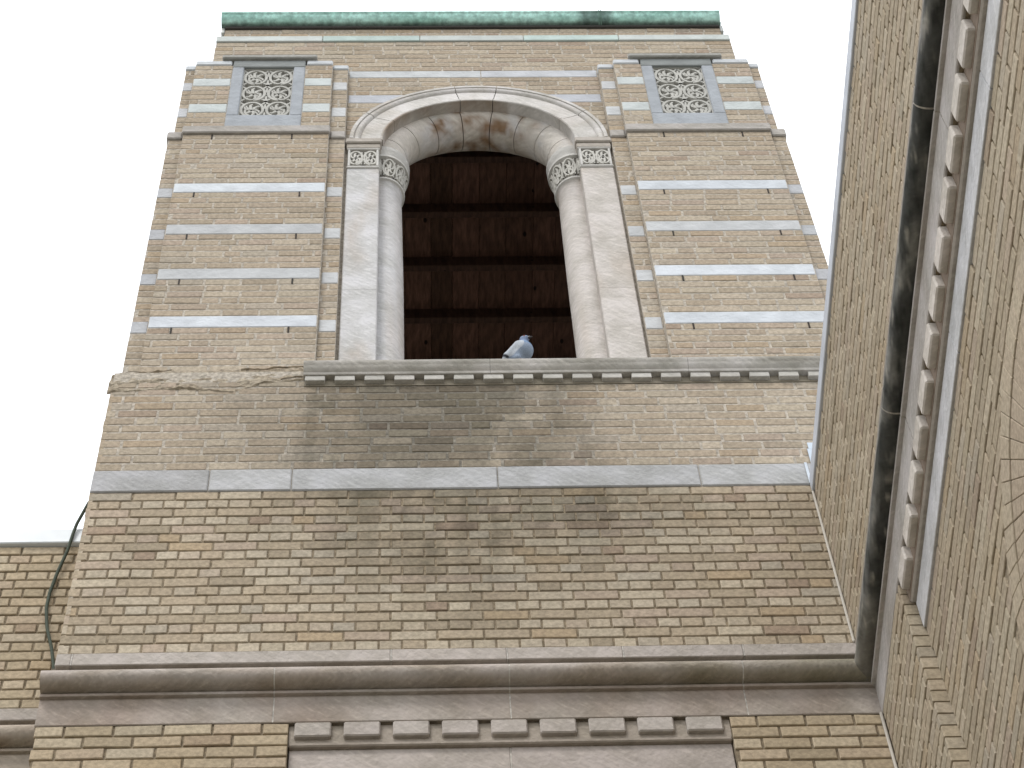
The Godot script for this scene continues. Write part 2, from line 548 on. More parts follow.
func _ready():
	rng.seed = 7
	wob.seed = 11; wob.frequency = 0.9; wob.fractal_octaves = 4
	streak.seed = 17; streak.frequency = 0.7; streak.fractal_octaves = 3
	# camera
	cam = Camera3D.new()
	cam.name = "camera"
	cam.fov = 18.167
	cam.near = 0.1
	cam.far = 900.0
	cam.position = Vector3(0, 1.6, 6.5)
	cam.rotation_degrees = Vector3(59.552, -4.703, -4.613)
	add_child(cam, true)
	cam.current = true
	# overcast sky and exposure
	var we := WorldEnvironment.new()
	we.name = "world_environment"
	var env := Environment.new()
	env.background_mode = Environment.BG_SKY
	var sky := Sky.new()
	var sm := ProceduralSkyMaterial.new()
	sm.sky_top_color = Color(0.955, 0.968, 0.99)
	sm.sky_horizon_color = Color(0.95, 0.95, 0.95)
	sm.ground_horizon_color = Color(0.50, 0.50, 0.48)
	sm.ground_bottom_color = Color(0.32, 0.31, 0.29)
	sm.sky_energy_multiplier = 1.0
	sky.sky_material = sm
	env.sky = sky
	env.tonemap_mode = Environment.TONE_MAPPER_LINEAR
	env.tonemap_exposure = 1.88
	env.sdfgi_enabled = true
	env.ssao_enabled = true
	env.ssil_enabled = true
	we.environment = env
	add_child(we, true)
	var sun := DirectionalLight3D.new()
	sun.name = "sun"
	sun.light_energy = 0.35
	sun.light_angular_distance = 14.0
	sun.light_color = Color(1.0, 0.985, 0.96)
	sun.shadow_enabled = true
	sun.rotation_degrees = Vector3(-58, -28, 0)
	add_child(sun, true)

	make_materials()
	var g := MB.new()
	g.quad(Vector3(-300, 0, -300), Vector3(300, 0, -300), Vector3(300, 0, 300), Vector3(-300, 0, 300), UPV, S(150, 147, 138))
	var go := put(g, "ground", M.ground, self)
	go.set_meta("kind", "structure")
	go.set_meta("label", "pale paved ground at the foot of the brick building")

	# torus, fillet and fascia of the cornice: (out from the wall, height), walked upwards
	cornice_prof = PackedVector2Array([Vector2(-0.09, 9.888), Vector2(-0.052, 9.888), Vector2(-0.047, 9.893), Vector2(-0.047, 10.070), Vector2(-0.030, 10.071), Vector2(-0.028, 10.073), Vector2(-0.028, 10.088), Vector2(-0.044, 10.098)])
	for i in 17:
		var t := -1.75 + (i / 16.0) * 3.2
		cornice_prof.append(Vector2(-0.014 + cos(t) * 0.0535, 10.152 + sin(t) * 0.0535))
	cornice_prof.append(Vector2(-0.09, 10.207))

	tower = thing("bell_tower", "tan brick bell tower with pale stone bands, round-arched belfry opening and green copper gutter", "tower", AT_T)
	east = thing("brick_wing", "tall brick church wing at right seen steeply from below, with black-stained moulding and dentils", "building", AT_R)
	west = thing("brick_wing", "lower brick wing at left behind the tower corner, capped with white metal coping", "building", AT_L)
	build_tower_core()
	build_tower_stone()
	build_belfry_arch()
	build_belfry_ceiling()
	build_tower_bricks()
	build_east_wing()
	build_west_wing()
	build_cable()
	build_pigeon()

func T(mb: MB, called: String, m: Material) -> MeshInstance3D:
	return put(mb, called, m, tower, AT_T)

func stone(called: String, m: Material, lo: Vector3, hi: Vector3, c: Color, ch := 0.005, parent: Node3D = null, at := Vector3.ZERO) -> MeshInstance3D:
	var mb := MB.new()
	mb.box(lo, hi, ch, mul(c, rng.randf_range(0.94, 1.05)))
	if parent == null:
		return T(mb, called, m)
	return put(mb, called, m, parent, at)

var MORT_LOW := Color()
var MORT_UP := Color()

func build_tower_core():
	MORT_LOW = S(146, 133, 112)
	MORT_UP = S(191, 182, 169)
	# the wall behind the bricks is bedded in mortar; its face is the face of the joints
	var mb := MB.new()
	mb.box(Vector3(-1.592, 10.30, -3.9), Vector3(2.48, 11.665, -0.006), 0, MORT_LOW)
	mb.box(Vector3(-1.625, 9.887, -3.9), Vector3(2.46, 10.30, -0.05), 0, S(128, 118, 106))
	mb.box(Vector3(-1.632, 0, -3.9), Vector3(-0.549, 9.887, -0.056), 0, MORT_LOW)
	mb.box(Vector3(1.373, 0, -3.9), Vector3(2.48, 9.887, -0.056), 0, MORT_LOW)
	mb.box(Vector3(-0.549, 0, -3.9), Vector3(1.373, 9.887, -0.119), 0, MORT_LOW)
	T(mb, "wall", M.mortar)
	# upper zone: a grid, so that the soot also lies on the joints
	mb = MB.new()
	var nx := 82
	var ny := 24
	for i in nx:
		for j in ny:
			var x0 := -1.597 + 4.08 * i / nx; var x1 := -1.597 + 4.08 * (i + 1) / nx
			var y0 := 11.665 + 1.19 * j / ny; var y1 := 11.665 + 1.19 * (j + 1) / ny
			var p := Vector3((x0 + x1) * 0.5, (y0 + y1) * 0.5, 0)
			mb.quad(Vector3(x0, y0, -0.0025), Vector3(x1, y0, -0.0025), Vector3(x1, y1, -0.0025), Vector3(x0, y1, -0.0025), Vector3(0, 0, 1), stained(MORT_UP, soot(p)))
	mb.box(Vector3(-1.597, 11.665, -3.9), Vector3(2.483, 12.855, -0.0045), 0, MORT_UP)
	T(mb, "wall", M.mortar)
	# belfry walls on four sides, each with its round-headed opening
	mb = MB.new()
	arch_wall(mb, FRONT, -1.54, 2.45, 12.85, 17.25, C0, 0.662, SPRING, -0.341, -0.1325, MORT_UP)
	arch_wall(mb, FRONT, -1.54, 2.45, 12.85, 17.25, C0, 0.605, SPRING, -0.46, -0.34, MORT_UP)
	for s in [-1.0, 1.0]:
		var xin: float = C0 + s * 1.60
		var f := {"o": Vector3(xin, 0, 0), "u": Vector3(0, 0, 1), "v": UPV, "n": Vector3(s, 0, 0)}
		arch_wall(mb, f, -3.45, -0.50, 12.85, 17.25, -1.95, 0.575, SPRING, 0.0, 0.39, MORT_UP)
	arch_wall(mb, FRONT, -1.54, 2.45, 12.85, 17.25, C0, 0.575, SPRING, -3.85, -3.45, MORT_UP)
	T(mb, "wall", M.mortar)
	# piers and corner strips stand proud of the middle bay
	mb = MB.new()
	for s in [-1.0, 1.0]:
		var xs := [C0 + s * 0.98, C0 + s * 1.93]
		mb.box(Vector3(minf(xs[0], xs[1]), 12.85, -0.20), Vector3(maxf(xs[0], xs[1]), 16.15, -0.0525), 0, MORT_UP)
		for e in [[0.98, 1.20], [1.64, 1.93]]:
			mb.box(Vector3(minf(C0 + s * e[0], C0 + s * e[1]), 16.15, -0.20), Vector3(maxf(C0 + s * e[0], C0 + s * e[1]), 17.20, -0.0525), 0, MORT_UP)
		var so := [C0 + s * 1.90, C0 + s * 2.028]
		mb.box(Vector3(minf(so[0], so[1]), 12.85, -1.0), Vector3(maxf(so[0], so[1]), 16.06, -0.0885), 0, MORT_UP)
		so = [C0 + s * 1.90, C0 + s * 1.998]
		mb.box(Vector3(minf(so[0], so[1]), 16.06, -1.0), Vector3(maxf(so[0], so[1]), 17.20, -0.0885), 0, MORT_UP)
		so = [C0 + s * 0.875, C0 + s * 1.0]
		mb.box(Vector3(minf(so[0], so[1]), 12.85, -0.20), Vector3(maxf(so[0], so[1]), 17.20, -0.0885), 0, MORT_UP)
	T(mb, "wall", M.mortar)
	mb = MB.new()
	mb.box(Vector3(-1.382, 17.25, -3.72), Vector3(2.327, 17.905, -0.1328), 0, MORT_UP)
	mb.box(Vector3(-1.332, 17.905, -3.67), Vector3(2.277, 18.10, -0.1325), 0, MORT_UP)
	T(mb, "wall", M.mortar)
	# low roof behind the gutter
	mb = MB.new()
	var rc := S(96, 150, 132)
	var ap := Vector3(C0, 18.75, -1.9)
	var k := [Vector3(-1.36, 18.15, -0.12), Vector3(2.30, 18.15, -0.12), Vector3(2.30, 18.15, -3.7), Vector3(-1.36, 18.15, -3.7)]
	for i in 4:
		mb.tri(k[i], k[(i + 1) % 4], ap, UPV, UPV, UPV, rc, rc, rc)
	mb.box(Vector3(-1.34, 18.10, -3.68), Vector3(2.285, 18.15, -0.125), 0, rc)
	T(mb, "roof", M.copper)

func build_tower_stone():
	var dirty := S(170, 163, 156)
	var pale := S(186, 189, 192)
	var white := S(196, 202, 209)
	# ---- cornice: long stones with a pale joint between them
	var torus_col := func(p: Vector3) -> Color:
		var s := wob.get_noise_3d(p.x * 2.2, p.y * 7.0, 3.0)
		var c := dirty
		if p.y > 10.096:
			c = dirty.lerp(S(150, 138, 122), clampf(0.2 + s * 0.9, 0, 0.8))
			if p.x > 0.9: c = c.lerp(S(118, 116, 92), clampf((p.x - 0.9) * 0.6 + s * 0.4, 0, 0.6))
		else:
			c = dirty.lerp(S(150, 136, 124), clampf(0.3 + s, 0, 0.7))
		return c
	var xs := [-1.646, -0.62, 0.418, 1.458, 2.063]
	for i in 4:
		var mb := MB.new()
		var a: float = xs[i] + (0.003 if i > 0 else 0.0)
		var b: float = xs[i + 1] - 0.003
		sweep(mb, run_stations(Vector2(a, 0), Vector2(b, 0), Vector3(0, 0, 1)), cornice_prof, torus_col)
		T(mb, "cornice_stone", M.stone)
		if i > 0:
			mb = MB.new()
			var jp := PackedVector2Array()
			for p in cornice_prof: jp.append(p - Vector2(0.0015, 0))
			sweep(mb, [{"o": Vector3(xs[i] - 0.0029, 0, 0), "a": Vector3(0, 0, 1), "b": UPV}, {"o": Vector3(xs[i] + 0.0029, 0, 0), "a": Vector3(0, 0, 1), "b": UPV}], jp, flat(S(205, 200, 192)))
			T(mb, "mortar_joint", M.mortar)
	# plain course above the torus
	xs = [-1.603, -1.53, -0.106, 0.415, 0.938, 1.482, 2.03]
	for i in 6:
		stone("cornice_stone", M.stone, Vector3(xs[i] + 0.003, 10.250, -0.08), Vector3(xs[i + 1] - 0.003, 10.338, 0.006), S(176, 170, 164), 0.004)
		if i > 0:
			stone("mortar_joint", M.mortar, Vector3(xs[i] - 0.003, 10.252, -0.08), Vector3(xs[i] + 0.003, 10.336, 0.0045), S(200, 195, 188), 0.0)
	# ---- dentils and lintel over the recessed panel below
	for i in 9:
		var x := -0.523 + i * 0.2128
		stone("dentil", M.stone, Vector3(maxf(x, -0.546), 9.790, -0.10), Vector3(x + 0.158, 9.886, -0.044), S(178, 172, 166), 0.006)
	stone("dentil_bed", M.stone, Vector3(-0.547, 9.7685, -0.118), Vector3(1.371, 9.8865, -0.068), S(164, 156, 145), 0.0)
	stone("moulding", M.stone, Vector3(-0.547, 9.742, -0.12), Vector3(1.371, 9.7682, -0.062), S(160, 152, 142), 0.006)
	var lx := [-0.547, 0.408, 1.371]
	for i in 2:
		stone("lintel", M.stone, Vector3(lx[i] + 0.003, 9.55, -0.13), Vector3(lx[i + 1] - 0.003, 9.7415, -0.084), S(176, 169, 163), 0.003)
	stone("mortar_joint", M.mortar, Vector3(0.405, 9.552, -0.13), Vector3(0.411, 9.739, -0.086), S(196, 190, 182), 0.0)
	# ---- grey string course
	xs = [-1.603, -1.02, -0.607, 0.425, 1.444, 2.2]
	for i in 5:
		stone("band_stone", M.stone, Vector3(xs[i] + 0.002, 11.668, -0.06), Vector3(xs[i + 1] - 0.002, 11.864, 0.006 + rng.randf_range(-0.001, 0.002)), S(172, 174, 176), 0.006)
	# ---- sill: moulded cap on dentils; its left end has been lost
	var sill := PackedVector2Array([Vector2(-0.10, 12.752), Vector2(0.036, 12.752), Vector2(0.040, 12.758), Vector2(0.040, 12.772), Vector2(0.046, 12.778), Vector2(0.054, 12.790), Vector2(0.060, 12.804), Vector2(0.062, 12.818), Vector2(0.067, 12.824), Vector2(0.067, 12.852), Vector2(0.060, 12.860), Vector2(-0.20, 12.872)])
	var sill_col := func(p: Vector3) -> Color:
		var s := wob.get_noise_3d(p.x * 2.6, p.y * 5.0, 9.0)
		return S(184, 182, 177).lerp(S(142, 140, 131), clampf(0.15 + s * 1.1, 0, 0.75))
	xs = [-0.582, 0.42, 1.49, 2.46]
	for i in 3:
		var mb := MB.new()
		sweep(mb, run_stations(Vector2(xs[i] + 0.0008, 0), Vector2(xs[i + 1] - 0.0008, 0), Vector3(0, 0, 1)), sill, sill_col)
		T(mb, "sill_stone", M.stone)
	for i in 19:
		var x := -0.572 + i * 0.1592
		stone("dentil", M.stone, Vector3(x, 12.704, -0.05), Vector3(x + 0.107, 12.7515, 0.030), S(184, 183, 178), 0.003)
	stone("dentil_bed", M.stone, Vector3(-0.578, 12.688, -0.06), Vector3(2.46, 12.7505, 0.003), S(140, 134, 120), 0.0)
	# ---- mortar fillet smeared over the stump of the lost sill
	var mb2 := MB.new()
	var nx := 70
	var ny := 22
	var P := func(i: int, j: int) -> Vector3:
		var x := -1.618 + 1.05 * i / nx
		var t := float(j) / ny
		var rag := wob.get_noise_2d(x * 3.1, 4.0)
		var y0 := 12.655 + 0.045 * rag + 0.11 * clampf((x + 0.95) * 2.6, 0, 1)
		var y1 := 12.975 + 0.05 * wob.get_noise_2d(x * 2.4, 40.0) - 0.05 * clampf((-x - 1.3) * 3.0, 0, 1)
		var y := lerpf(y0, y1, t)
		var z := lerpf(0.004, -0.004, clampf(t / 0.40, 0, 1)) if t < 0.40 else lerpf(-0.004, -0.046, (t - 0.40) / 0.60)
		z += 0.014 * wob.get_noise_3d(x * 3.4, y * 9.0, 2.0) + 0.012 * wob.get_noise_3d(x * 14.0, y * 26.0, 7.0)
		# cracks: one under the upper edge, one along the foot
		if j == ny - 2 and wob.get_noise_2d(x * 2.0, 70.0) > -0.12: z -= 0.03
		if j == 3 and x > -1.25 and wob.get_noise_2d(x * 3.0, 90.0) > 0.0: z -= 0.03
		if j == 0: z = -0.006
		if j == ny: z = -0.056
		return Vector3(x, y, z)
	for i in nx:
		for j in ny:
			var p: Vector3 = P.call(i, j)
			var s := wob.get_noise_3d(p.x * 2.0, p.y * 9.0, 1.0)
			mb2.quad(p, P.call(i + 1, j), P.call(i + 1, j + 1), P.call(i, j + 1), Vector3(0, 0.2, 1), S(178, 167, 149).lerp(S(154, 141, 122), clampf(0.3 + s * 1.3, 0, 1)))
	var ml := T(mb2, "mortar_fillet", M.mortar)
	ml.set_meta("label", "rough mortar slope smeared where the sill has broken away")
	# ---- pale bands across piers and strips
	var bands := [[13.443, 13.573], [14.023, 14.153], [14.603, 14.733], [15.181, 15.308]]
	for s in [-1.0, 1.0]:
		for b in bands:
			var dull: bool = b[0] > 14.5 and b[0] < 15.0 or s < 0.0 and b[0] > 14.0 and b[0] < 14.5
			white = S(180, 182, 184) if dull else S(196, 201, 207)
			stone("band_stone", M.band, Vector3(minf(C0 + s * 0.985, C0 + s * 1.926), b[0], -0.14), Vector3(maxf(C0 + s * 0.985, C0 + s * 1.926), b[1], -0.0485), white, 0.004)
			stone("band_stone", M.band, Vector3(minf(C0 + s * 1.936, C0 + s * 2.030), b[0] + 0.004, -0.9), Vector3(maxf(C0 + s * 1.936, C0 + s * 2.030), b[1] + 0.006, -0.0845), S(176, 178, 182), 0.004)
			stone("band_stone", M.band, Vector3(minf(C0 + s * 0.878, C0 + s * 0.974), b[0] + 0.004, -0.14), Vector3(maxf(C0 + s * 0.878, C0 + s * 0.974), b[1] + 0.010, -0.0845), S(186, 188, 190), 0.004)
			for x in [1.08, 1.735]:
				stone("weep_slot", M.plain, Vector3(C0 + s * x - 0.005 + 0.06 * s, b[0] - 0.066, -0.07), Vector3(C0 + s * x + 0.005 + 0.06 * s, b[0] - 0.004, -0.0478), S(52, 46, 42), 0.0)
		# drip ledge below the pierced panels
		stone("ledge_stone", M.stone, Vector3(minf(C0 + s * 0.972, C0 + s * 1.938), 16.046, -0.14), Vector3(maxf(C0 + s * 0.972, C0 + s * 1.938), 16.148, -0.030), S(172, 169, 165), 0.008)
		stone("ledge_stone", M.stone, Vector3(minf(C0 + s * 1.939, C0 + s * 2.040), 16.040, -0.9), Vector3(maxf(C0 + s * 1.939, C0 + s * 2.040), 16.140, -0.070), S(172, 169, 165), 0.008)
		stone("ledge_stone", M.stone, Vector3(minf(C0 + s * 0.873, C0 + s * 0.971), 16.040, -0.14), Vector3(maxf(C0 + s * 0.873, C0 + s * 0.971), 16.140, -0.070), S(172, 169, 165), 0.008)
		for x in [1.22, 1.74]:
			stone("weep_slot", M.plain, Vector3(C0 + s * x - 0.005, 15.975, -0.07), Vector3(C0 + s * x + 0.005, 16.042, -0.0478), S(52, 46, 42), 0.0)
		# stones beside the pierced panels and the small caps on top
		var g0: float = C0 + s * 1.42    # centre of the grille
		for b in [[16.405, 16.54], [16.845, 16.97]]:
			for e in [[0.985, 1.166], [1.674, 1.926]]:
				stone("band_stone", M.band, Vector3(minf(C0 + s * e[0], C0 + s * e[1]), b[0], -0.14), Vector3(maxf(C0 + s * e[0], C0 + s * e[1]), b[1], -0.0485), S(184, 190, 190), 0.004)
			stone("band_stone", M.band, Vector3(minf(C0 + s * 1.936, C0 + s * 2.0), b[0] + 0.004, -0.9), Vector3(maxf(C0 + s * 1.936, C0 + s * 2.0), b[1] + 0.010, -0.0845), S(184, 186, 190), 0.004)
			stone("band_stone", M.band, Vector3(minf(C0 + s * 0.878, C0 + s * 0.974), b[0] + 0.004, -0.14), Vector3(maxf(C0 + s * 0.878, C0 + s * 0.974), b[1] + 0.010, -0.0845), S(190, 192, 194), 0.004)
		for e in [[0.872, 0.978, -0.078], [0.98, 1.16, -0.042], [1.68, 1.93, -0.042], [1.932, 2.005, -0.078]]:
			stone("cap_stone", M.band, Vector3(minf(C0 + s * e[0], C0 + s * e[1]), 17.20, -0.9 if e[0] > 1.9 else -0.14), Vector3(maxf(C0 + s * e[0], C0 + s * e[1]), 17.268, e[2]), S(190, 194, 198), 0.008)
		build_grille(g0, s)
	# bands of the middle bay and the top
	stone("band_stone", M.band, Vector3(C0 - 0.866, 17.162, -0.2), Vector3(C0 + 0.05, 17.276, -0.129), S(192, 195, 198), 0.004)
	stone("band_stone", M.band, Vector3(C0 + 0.054, 17.162, -0.2), Vector3(C0 + 0.866, 17.276, -0.129), S(190, 193, 198), 0.004)
	for s in [-1.0, 1.0]:
		stone("band_stone", M.band, Vector3(minf(C0 + s * 0.30, C0 + s * 0.866), 16.728, -0.16), Vector3(maxf(C0 + s * 0.30, C0 + s * 0.866), 16.858, -0.129), S(182, 185, 192), 0.004)
	var tx := [-1.386, -0.62, 0.08, 0.83, 1.52, 2.331]
	for i in 5:
		stone("band_stone", M.band, Vector3(tx[i] + 0.002, 17.812, -0.8), Vector3(tx[i + 1] - 0.002, 17.906, -0.118), S(178, 193, 190) if i % 2 == 1 else S(186, 192, 190), 0.005)
	# green stains that ran from the copper are patches on that course
	# ---- copper gutter
	var gp := PackedVector2Array([Vector2(0.0, 18.082), Vector2(0.028, 18.084), Vector2(0.050, 18.092), Vector2(0.068, 18.108), Vector2(0.080, 18.130), Vector2(0.086, 18.152), Vector2(0.094, 18.158), Vector2(0.094, 18.170), Vector2(0.0, 18.172)])
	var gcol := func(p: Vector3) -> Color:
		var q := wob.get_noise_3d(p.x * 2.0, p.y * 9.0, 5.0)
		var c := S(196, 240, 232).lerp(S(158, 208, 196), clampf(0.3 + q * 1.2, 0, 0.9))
		if p.y < 18.09: c = c.lerp(S(70, 66, 60), 0.7)  # shade of the underside put into the copper colour
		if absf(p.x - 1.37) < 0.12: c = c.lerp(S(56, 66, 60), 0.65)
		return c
	var gx := [-1.362, 1.40, 2.285]
	for i in 2:
		var mb := MB.new()
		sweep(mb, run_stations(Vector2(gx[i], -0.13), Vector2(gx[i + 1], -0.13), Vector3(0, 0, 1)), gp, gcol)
		var o := T(mb, "gutter", M.copper)
		if i == 0:
			mb = MB.new()
			for gxx in [1.395, 1.41]:
				var jp := PackedVector2Array()
				for p in gp: jp.append(Vector2(p.x * 1.05, 18.17 + (p.y - 18.17) * 1.04))
				sweep(mb, [{"o": Vector3(gxx - 0.004, 0, -0.13), "a": Vector3(0, 0, 1), "b": UPV}, {"o": Vector3(gxx + 0.004, 0, -0.13), "a": Vector3(0, 0, 1), "b": UPV}], jp, flat(S(120, 150, 140)))
			var seam := put(mb, "seam", M.copper, o, o.position + AT_T)
			seam.position = mb.mid() - o.position - AT_T
	stone("gutter_shade_strip", M.plain, Vector3(-1.334, 18.052, -0.16), Vector3(2.279, 18.0815, -0.112), S(74, 72, 68), 0.003)  # dark strip painting the shade beneath the gutter; no real board
	for e in [[-1.361, -1.337], [2.281, 2.305]]:
		stone("side_trim", M.metal, Vector3(e[0], 18.0, -3.68), Vector3(e[1], 18.10, -0.128), S(190, 192, 190), 0.003)

func build_grille(gx: float, s: float):
	var y0 := 16.345
	var y1 := 17.158
	var hw := 0.172
	var frame_col := S(156, 161, 167)
	var mb := MB.new()
	var o0 := gx - 0.25
	var o1 := gx + 0.25
	mb.box(Vector3(o0, 16.152, -0.16), Vector3(o1, y0, -0.043), 0.006, frame_col)
	mb.box(Vector3(o0, y1, -0.16), Vector3(o1, 17.272, -0.043), 0.006, S(132, 136, 136))
	mb.box(Vector3(o0, y0, -0.16), Vector3(gx - hw, y1, -0.044), 0.006, frame_col)
	mb.box(Vector3(gx + hw, y0, -0.16), Vector3(o1, y1, -0.044), 0.006, frame_col)
	var fr := T(mb, "grille_frame", M.band)
	fr.set_meta("label", "smooth grey stone frame round the left pierced panel" if s < 0 else "smooth grey stone frame round the right pierced panel")
	mb = MB.new()
	mb.box(Vector3(gx - 0.33, 17.274, -0.16), Vector3(gx + 0.33, 17.326, -0.020), 0.008, S(158, 159, 156))
	T(mb, "grille_hood", M.stone)
	mb = MB.new()
	mb.box(Vector3(gx - hw - 0.01, y0 - 0.01, -0.20), Vector3(gx + hw + 0.01, y1 + 0.01, -0.112), 0.0, S(76, 74, 71))  # dark colour stands in for the unlit void behind the holes
	var back := T(mb, "grille_backing", M.plain)
	back.set_meta("label", "dark back of the pierced panel")
	mb = MB.new()
	var map := func(p: Vector2, n: float) -> Vector3: return Vector3(gx + p.x, y0 + p.y, -0.092 + n)
	var c := S(176, 175, 170)
	var ch := (y1 - y0) / 3.0
	for r in 3:
		for h in [-1.0, 1.0]:
			var mid := Vector2(h * hw * 0.5, (r + 0.5) * ch)
			scroll(mb, mid, hw * 0.43, ch * 0.43, h if r != 1 else -h, 0.034, 0.028, map, c)
			# leaves that fill the corners, and a berry at the heart of each scroll
			for e in [Vector2(-1, -1), Vector2(1, -1), Vector2(-1, 1), Vector2(1, 1)]:
				var k: Vector2 = mid + e * Vector2(hw * 0.47, ch * 0.46)
				ribbon(mb, PackedVector2Array([k, k - e * Vector2(hw * 0.06, ch * 0.10), k - e * Vector2(hw * 0.16, ch * 0.14)]), 0.026, 0.010, 0.024, map, c)
				ribbon(mb, PackedVector2Array([mid + e * Vector2(hw * 0.10, ch * 0.08), mid + e * Vector2(hw * 0.22, ch * 0.19), mid + e * Vector2(hw * 0.24, ch * 0.27)]), 0.030, 0.014, 0.022, map, c)
			ribbon(mb, PackedVector2Array([mid - Vector2(0.017, 0), mid, mid + Vector2(0.017, 0)]), 0.036, 0.036, 0.03, map, c)
		# little buds on the middle line, between the scrolls
		for q in [0.0, 0.5]:
			var yb: float = (r + q) * ch
			ribbon(mb, PackedVector2Array([Vector2(0, yb + 0.012), Vector2(0, yb + 0.05), Vector2(0, yb + 0.09)]), 0.042, 0.014, 0.026, map, c)
	for h in [-1.0, 1.0]:
		ribbon(mb, PackedVector2Array([Vector2(h * hw, 0), Vector2(h * hw, y1 - y0)]), 0.022, 0.022, 0.03, map, c)
	for q in [0.0, y1 - y0]:
		ribbon(mb, PackedVector2Array([Vector2(-hw, q), Vector2(hw, q)]), 0.022, 0.022, 0.03, map, c)
	T(mb, "carved_grille", M.band)

func build_belfry_arch():
	var pale := S(190, 188, 184)
	var pier_col := func(p: Vector3) -> Color:
		var q := wob.get_noise_3d(p.x * 3.0, p.y * 1.3, p.z * 3.0)
		var c := S(196, 197, 199)
		if p.x > C0: c = S(194, 190, 186)
		return c.lerp(S(176, 164, 150), clampf(q * 1.1, 0, 0.6))
	# moulded outer order of the arch
	var prof := PackedVector2Array([Vector2(0.632, -0.21), Vector2(0.632, -0.098), Vector2(0.638, -0.092), Vector2(0.655, -0.092), Vector2(0.660, -0.098), Vector2(0.668, -0.100), Vector2(0.775, -0.100), Vector2(0.778, -0.106), Vector2(0.784, -0.106), Vector2(0.790, -0.092), Vector2(0.800, -0.086), Vector2(0.815, -0.084), Vector2(0.818, -0.090), Vector2(0.824, -0.090), Vector2(0.826, -0.080), Vector2(0.846, -0.078), Vector2(0.852, -0.084), Vector2(0.852, -0.15)])
	prof.reverse()
	var ring_col := func(p: Vector3) -> Color:
		var q := wob.get_noise_3d(p.x * 3.0, p.y * 3.0, p.z * 4.0)
		var c := S(202, 201, 199)
		var r := Vector2(p.x - C0, p.y - SPRING).length()
		if r < 0.634: c = c.lerp(S(134, 116, 96), clampf(0.62 + q * 0.9, 0, 1))
		return c.lerp(S(168, 160, 148), clampf(q * 0.9, 0, 0.5))
	var cuts := [-90.0, -62.0, -10.0, 10.0, 60.0, 90.0]
	for i in 5:
		var mb := MB.new()
		sweep(mb, arc_stations(C0 + 0.006, SPRING, 0.0, cuts[i] + (0.22 if i > 0 else 0.0), cuts[i + 1] - (0.22 if i < 4 else 0.0)), prof, ring_col)
		T(mb, "arch_stone", M.stone)
	# roll moulding of the inner order, in eight stones
	cuts = [-90.0, -73.0, -52.0, -31.0, -10.0, 10.5, 31.0, 52.0, 73.0, 90.0]
	var roll := PackedVector2Array()
	for i in 28:
		var t := TAU * i / 28.0
		roll.append(Vector2(0.63 + cos(t) * 0.14, -0.316 + sin(t) * 0.14))
	for i in 9:
		var mb := MB.new()
		var tint := rng.randf_range(0.94, 1.05)
		var dirt := rng.randf_range(-0.12, 0.18)
		var roll_col := func(p: Vector3) -> Color:
			var q := wob.get_noise_3d(p.x * 4.0, p.y * 4.0, p.z * 6.0)
			var q2 := wob.get_noise_3d(p.x * 9.0 + 7.0, p.y * 2.5, p.z * 5.0)
			var c := mul(S(204, 200, 194), tint)
			# rusty run-off that gathered under the crown
			var r := Vector2(p.x - C0, p.y - SPRING).length()
			var crown := clampf((p.y - SPRING - 0.34) / 0.18, 0, 1)
			var q3 := wob.get_noise_3d(p.x * 7.0, p.y * 7.0 + 3.0, p.z * 9.0)
			c = c.lerp(S(126, 98, 70), clampf(crown * (0.16 + dirt + q * 1.3 + q3 * 1.5 + (0.62 - r) * 2.6), 0, 0.92))
			c = c.lerp(S(206, 206, 208), clampf(q2 * 2.4 - 0.30, 0, 0.75))
			return c
		sweep(mb, arc_stations(C0, SPRING, 0.0, cuts[i] + (0.3 if i > 0 else 0.0), cuts[i + 1] - (0.3 if i < 8 else 0.0)), roll, roll_col, true, true, 60.0)
		T(mb, "arch_stone", M.stone)
	for s in [-1.0, 1.0]:
		# square pier of the outer order, its carved capital and abacus
		var wide := 0.856 if s < 0 else 0.862
		var x0 := minf(C0 + s * wide, C0 + s * 0.648)
		var x1 := maxf(C0 + s * wide, C0 + s * 0.648)
		var cuts_y := [12.845, 13.98, 15.625]
		for i in 2:
			var mb := MB.new()
			var st := []
			for k in 13:
				st.append({"o": Vector3(0, lerpf(cuts_y[i] + 0.001, cuts_y[i + 1] - 0.001, k / 12.0), 0), "a": Vector3(1, 0, 0), "b": Vector3(0, 0, 1)})
			var pr := PackedVector2Array()
			for q in 7: pr.append(Vector2(lerpf(x0 + 0.006, x1 - 0.006, q / 6.0), -0.105))
			pr.append(Vector2(x1, -0.111)); pr.append(Vector2(x1, -0.32)); pr.append(Vector2(x0, -0.32)); pr.append(Vector2(x0, -0.111))
			pr.reverse()
			sweep(mb, st, pr, pier_col, true, true)
			T(mb, "pier_stone", M.stone)
		var cb := MB.new()
		cb.box(Vector3(x0 - 0.002, 15.626, -0.32), Vector3(x1 + 0.002, 15.655, -0.094), 0.008, pale)
		cb.box(Vector3(x0 + 0.008, 15.655, -0.32), Vector3(x1 - 0.008, 15.905, -0.122), 0.004, S(116, 112, 106))  # core coloured dark to paint the shade in the drilled carving
		cb.box(Vector3(x0 - 0.004, 15.905, -0.32), Vector3(x1 + 0.004, 15.925, -0.094), 0.006, pale)
		var cap := T(cb, "capital", M.band)
		cb = MB.new()
		var w := x1 - x0
		var map := func(p: Vector2, n: float) -> Vector3: return Vector3(x0 + p.x, 15.66 + p.y, -0.122 + n)
		for k in 2:
			scroll(cb, Vector2(w * (0.27 + 0.46 * k), 0.122), w * 0.205, 0.098, 1.0 if k == 0 else -1.0, 0.027, 0.022, map, S(186, 184, 178))
		ribbon(cb, PackedVector2Array([Vector2(0.012, 0.0), Vector2(0.012, 0.245)]), 0.022, 0.022, 0.024, map, pale)
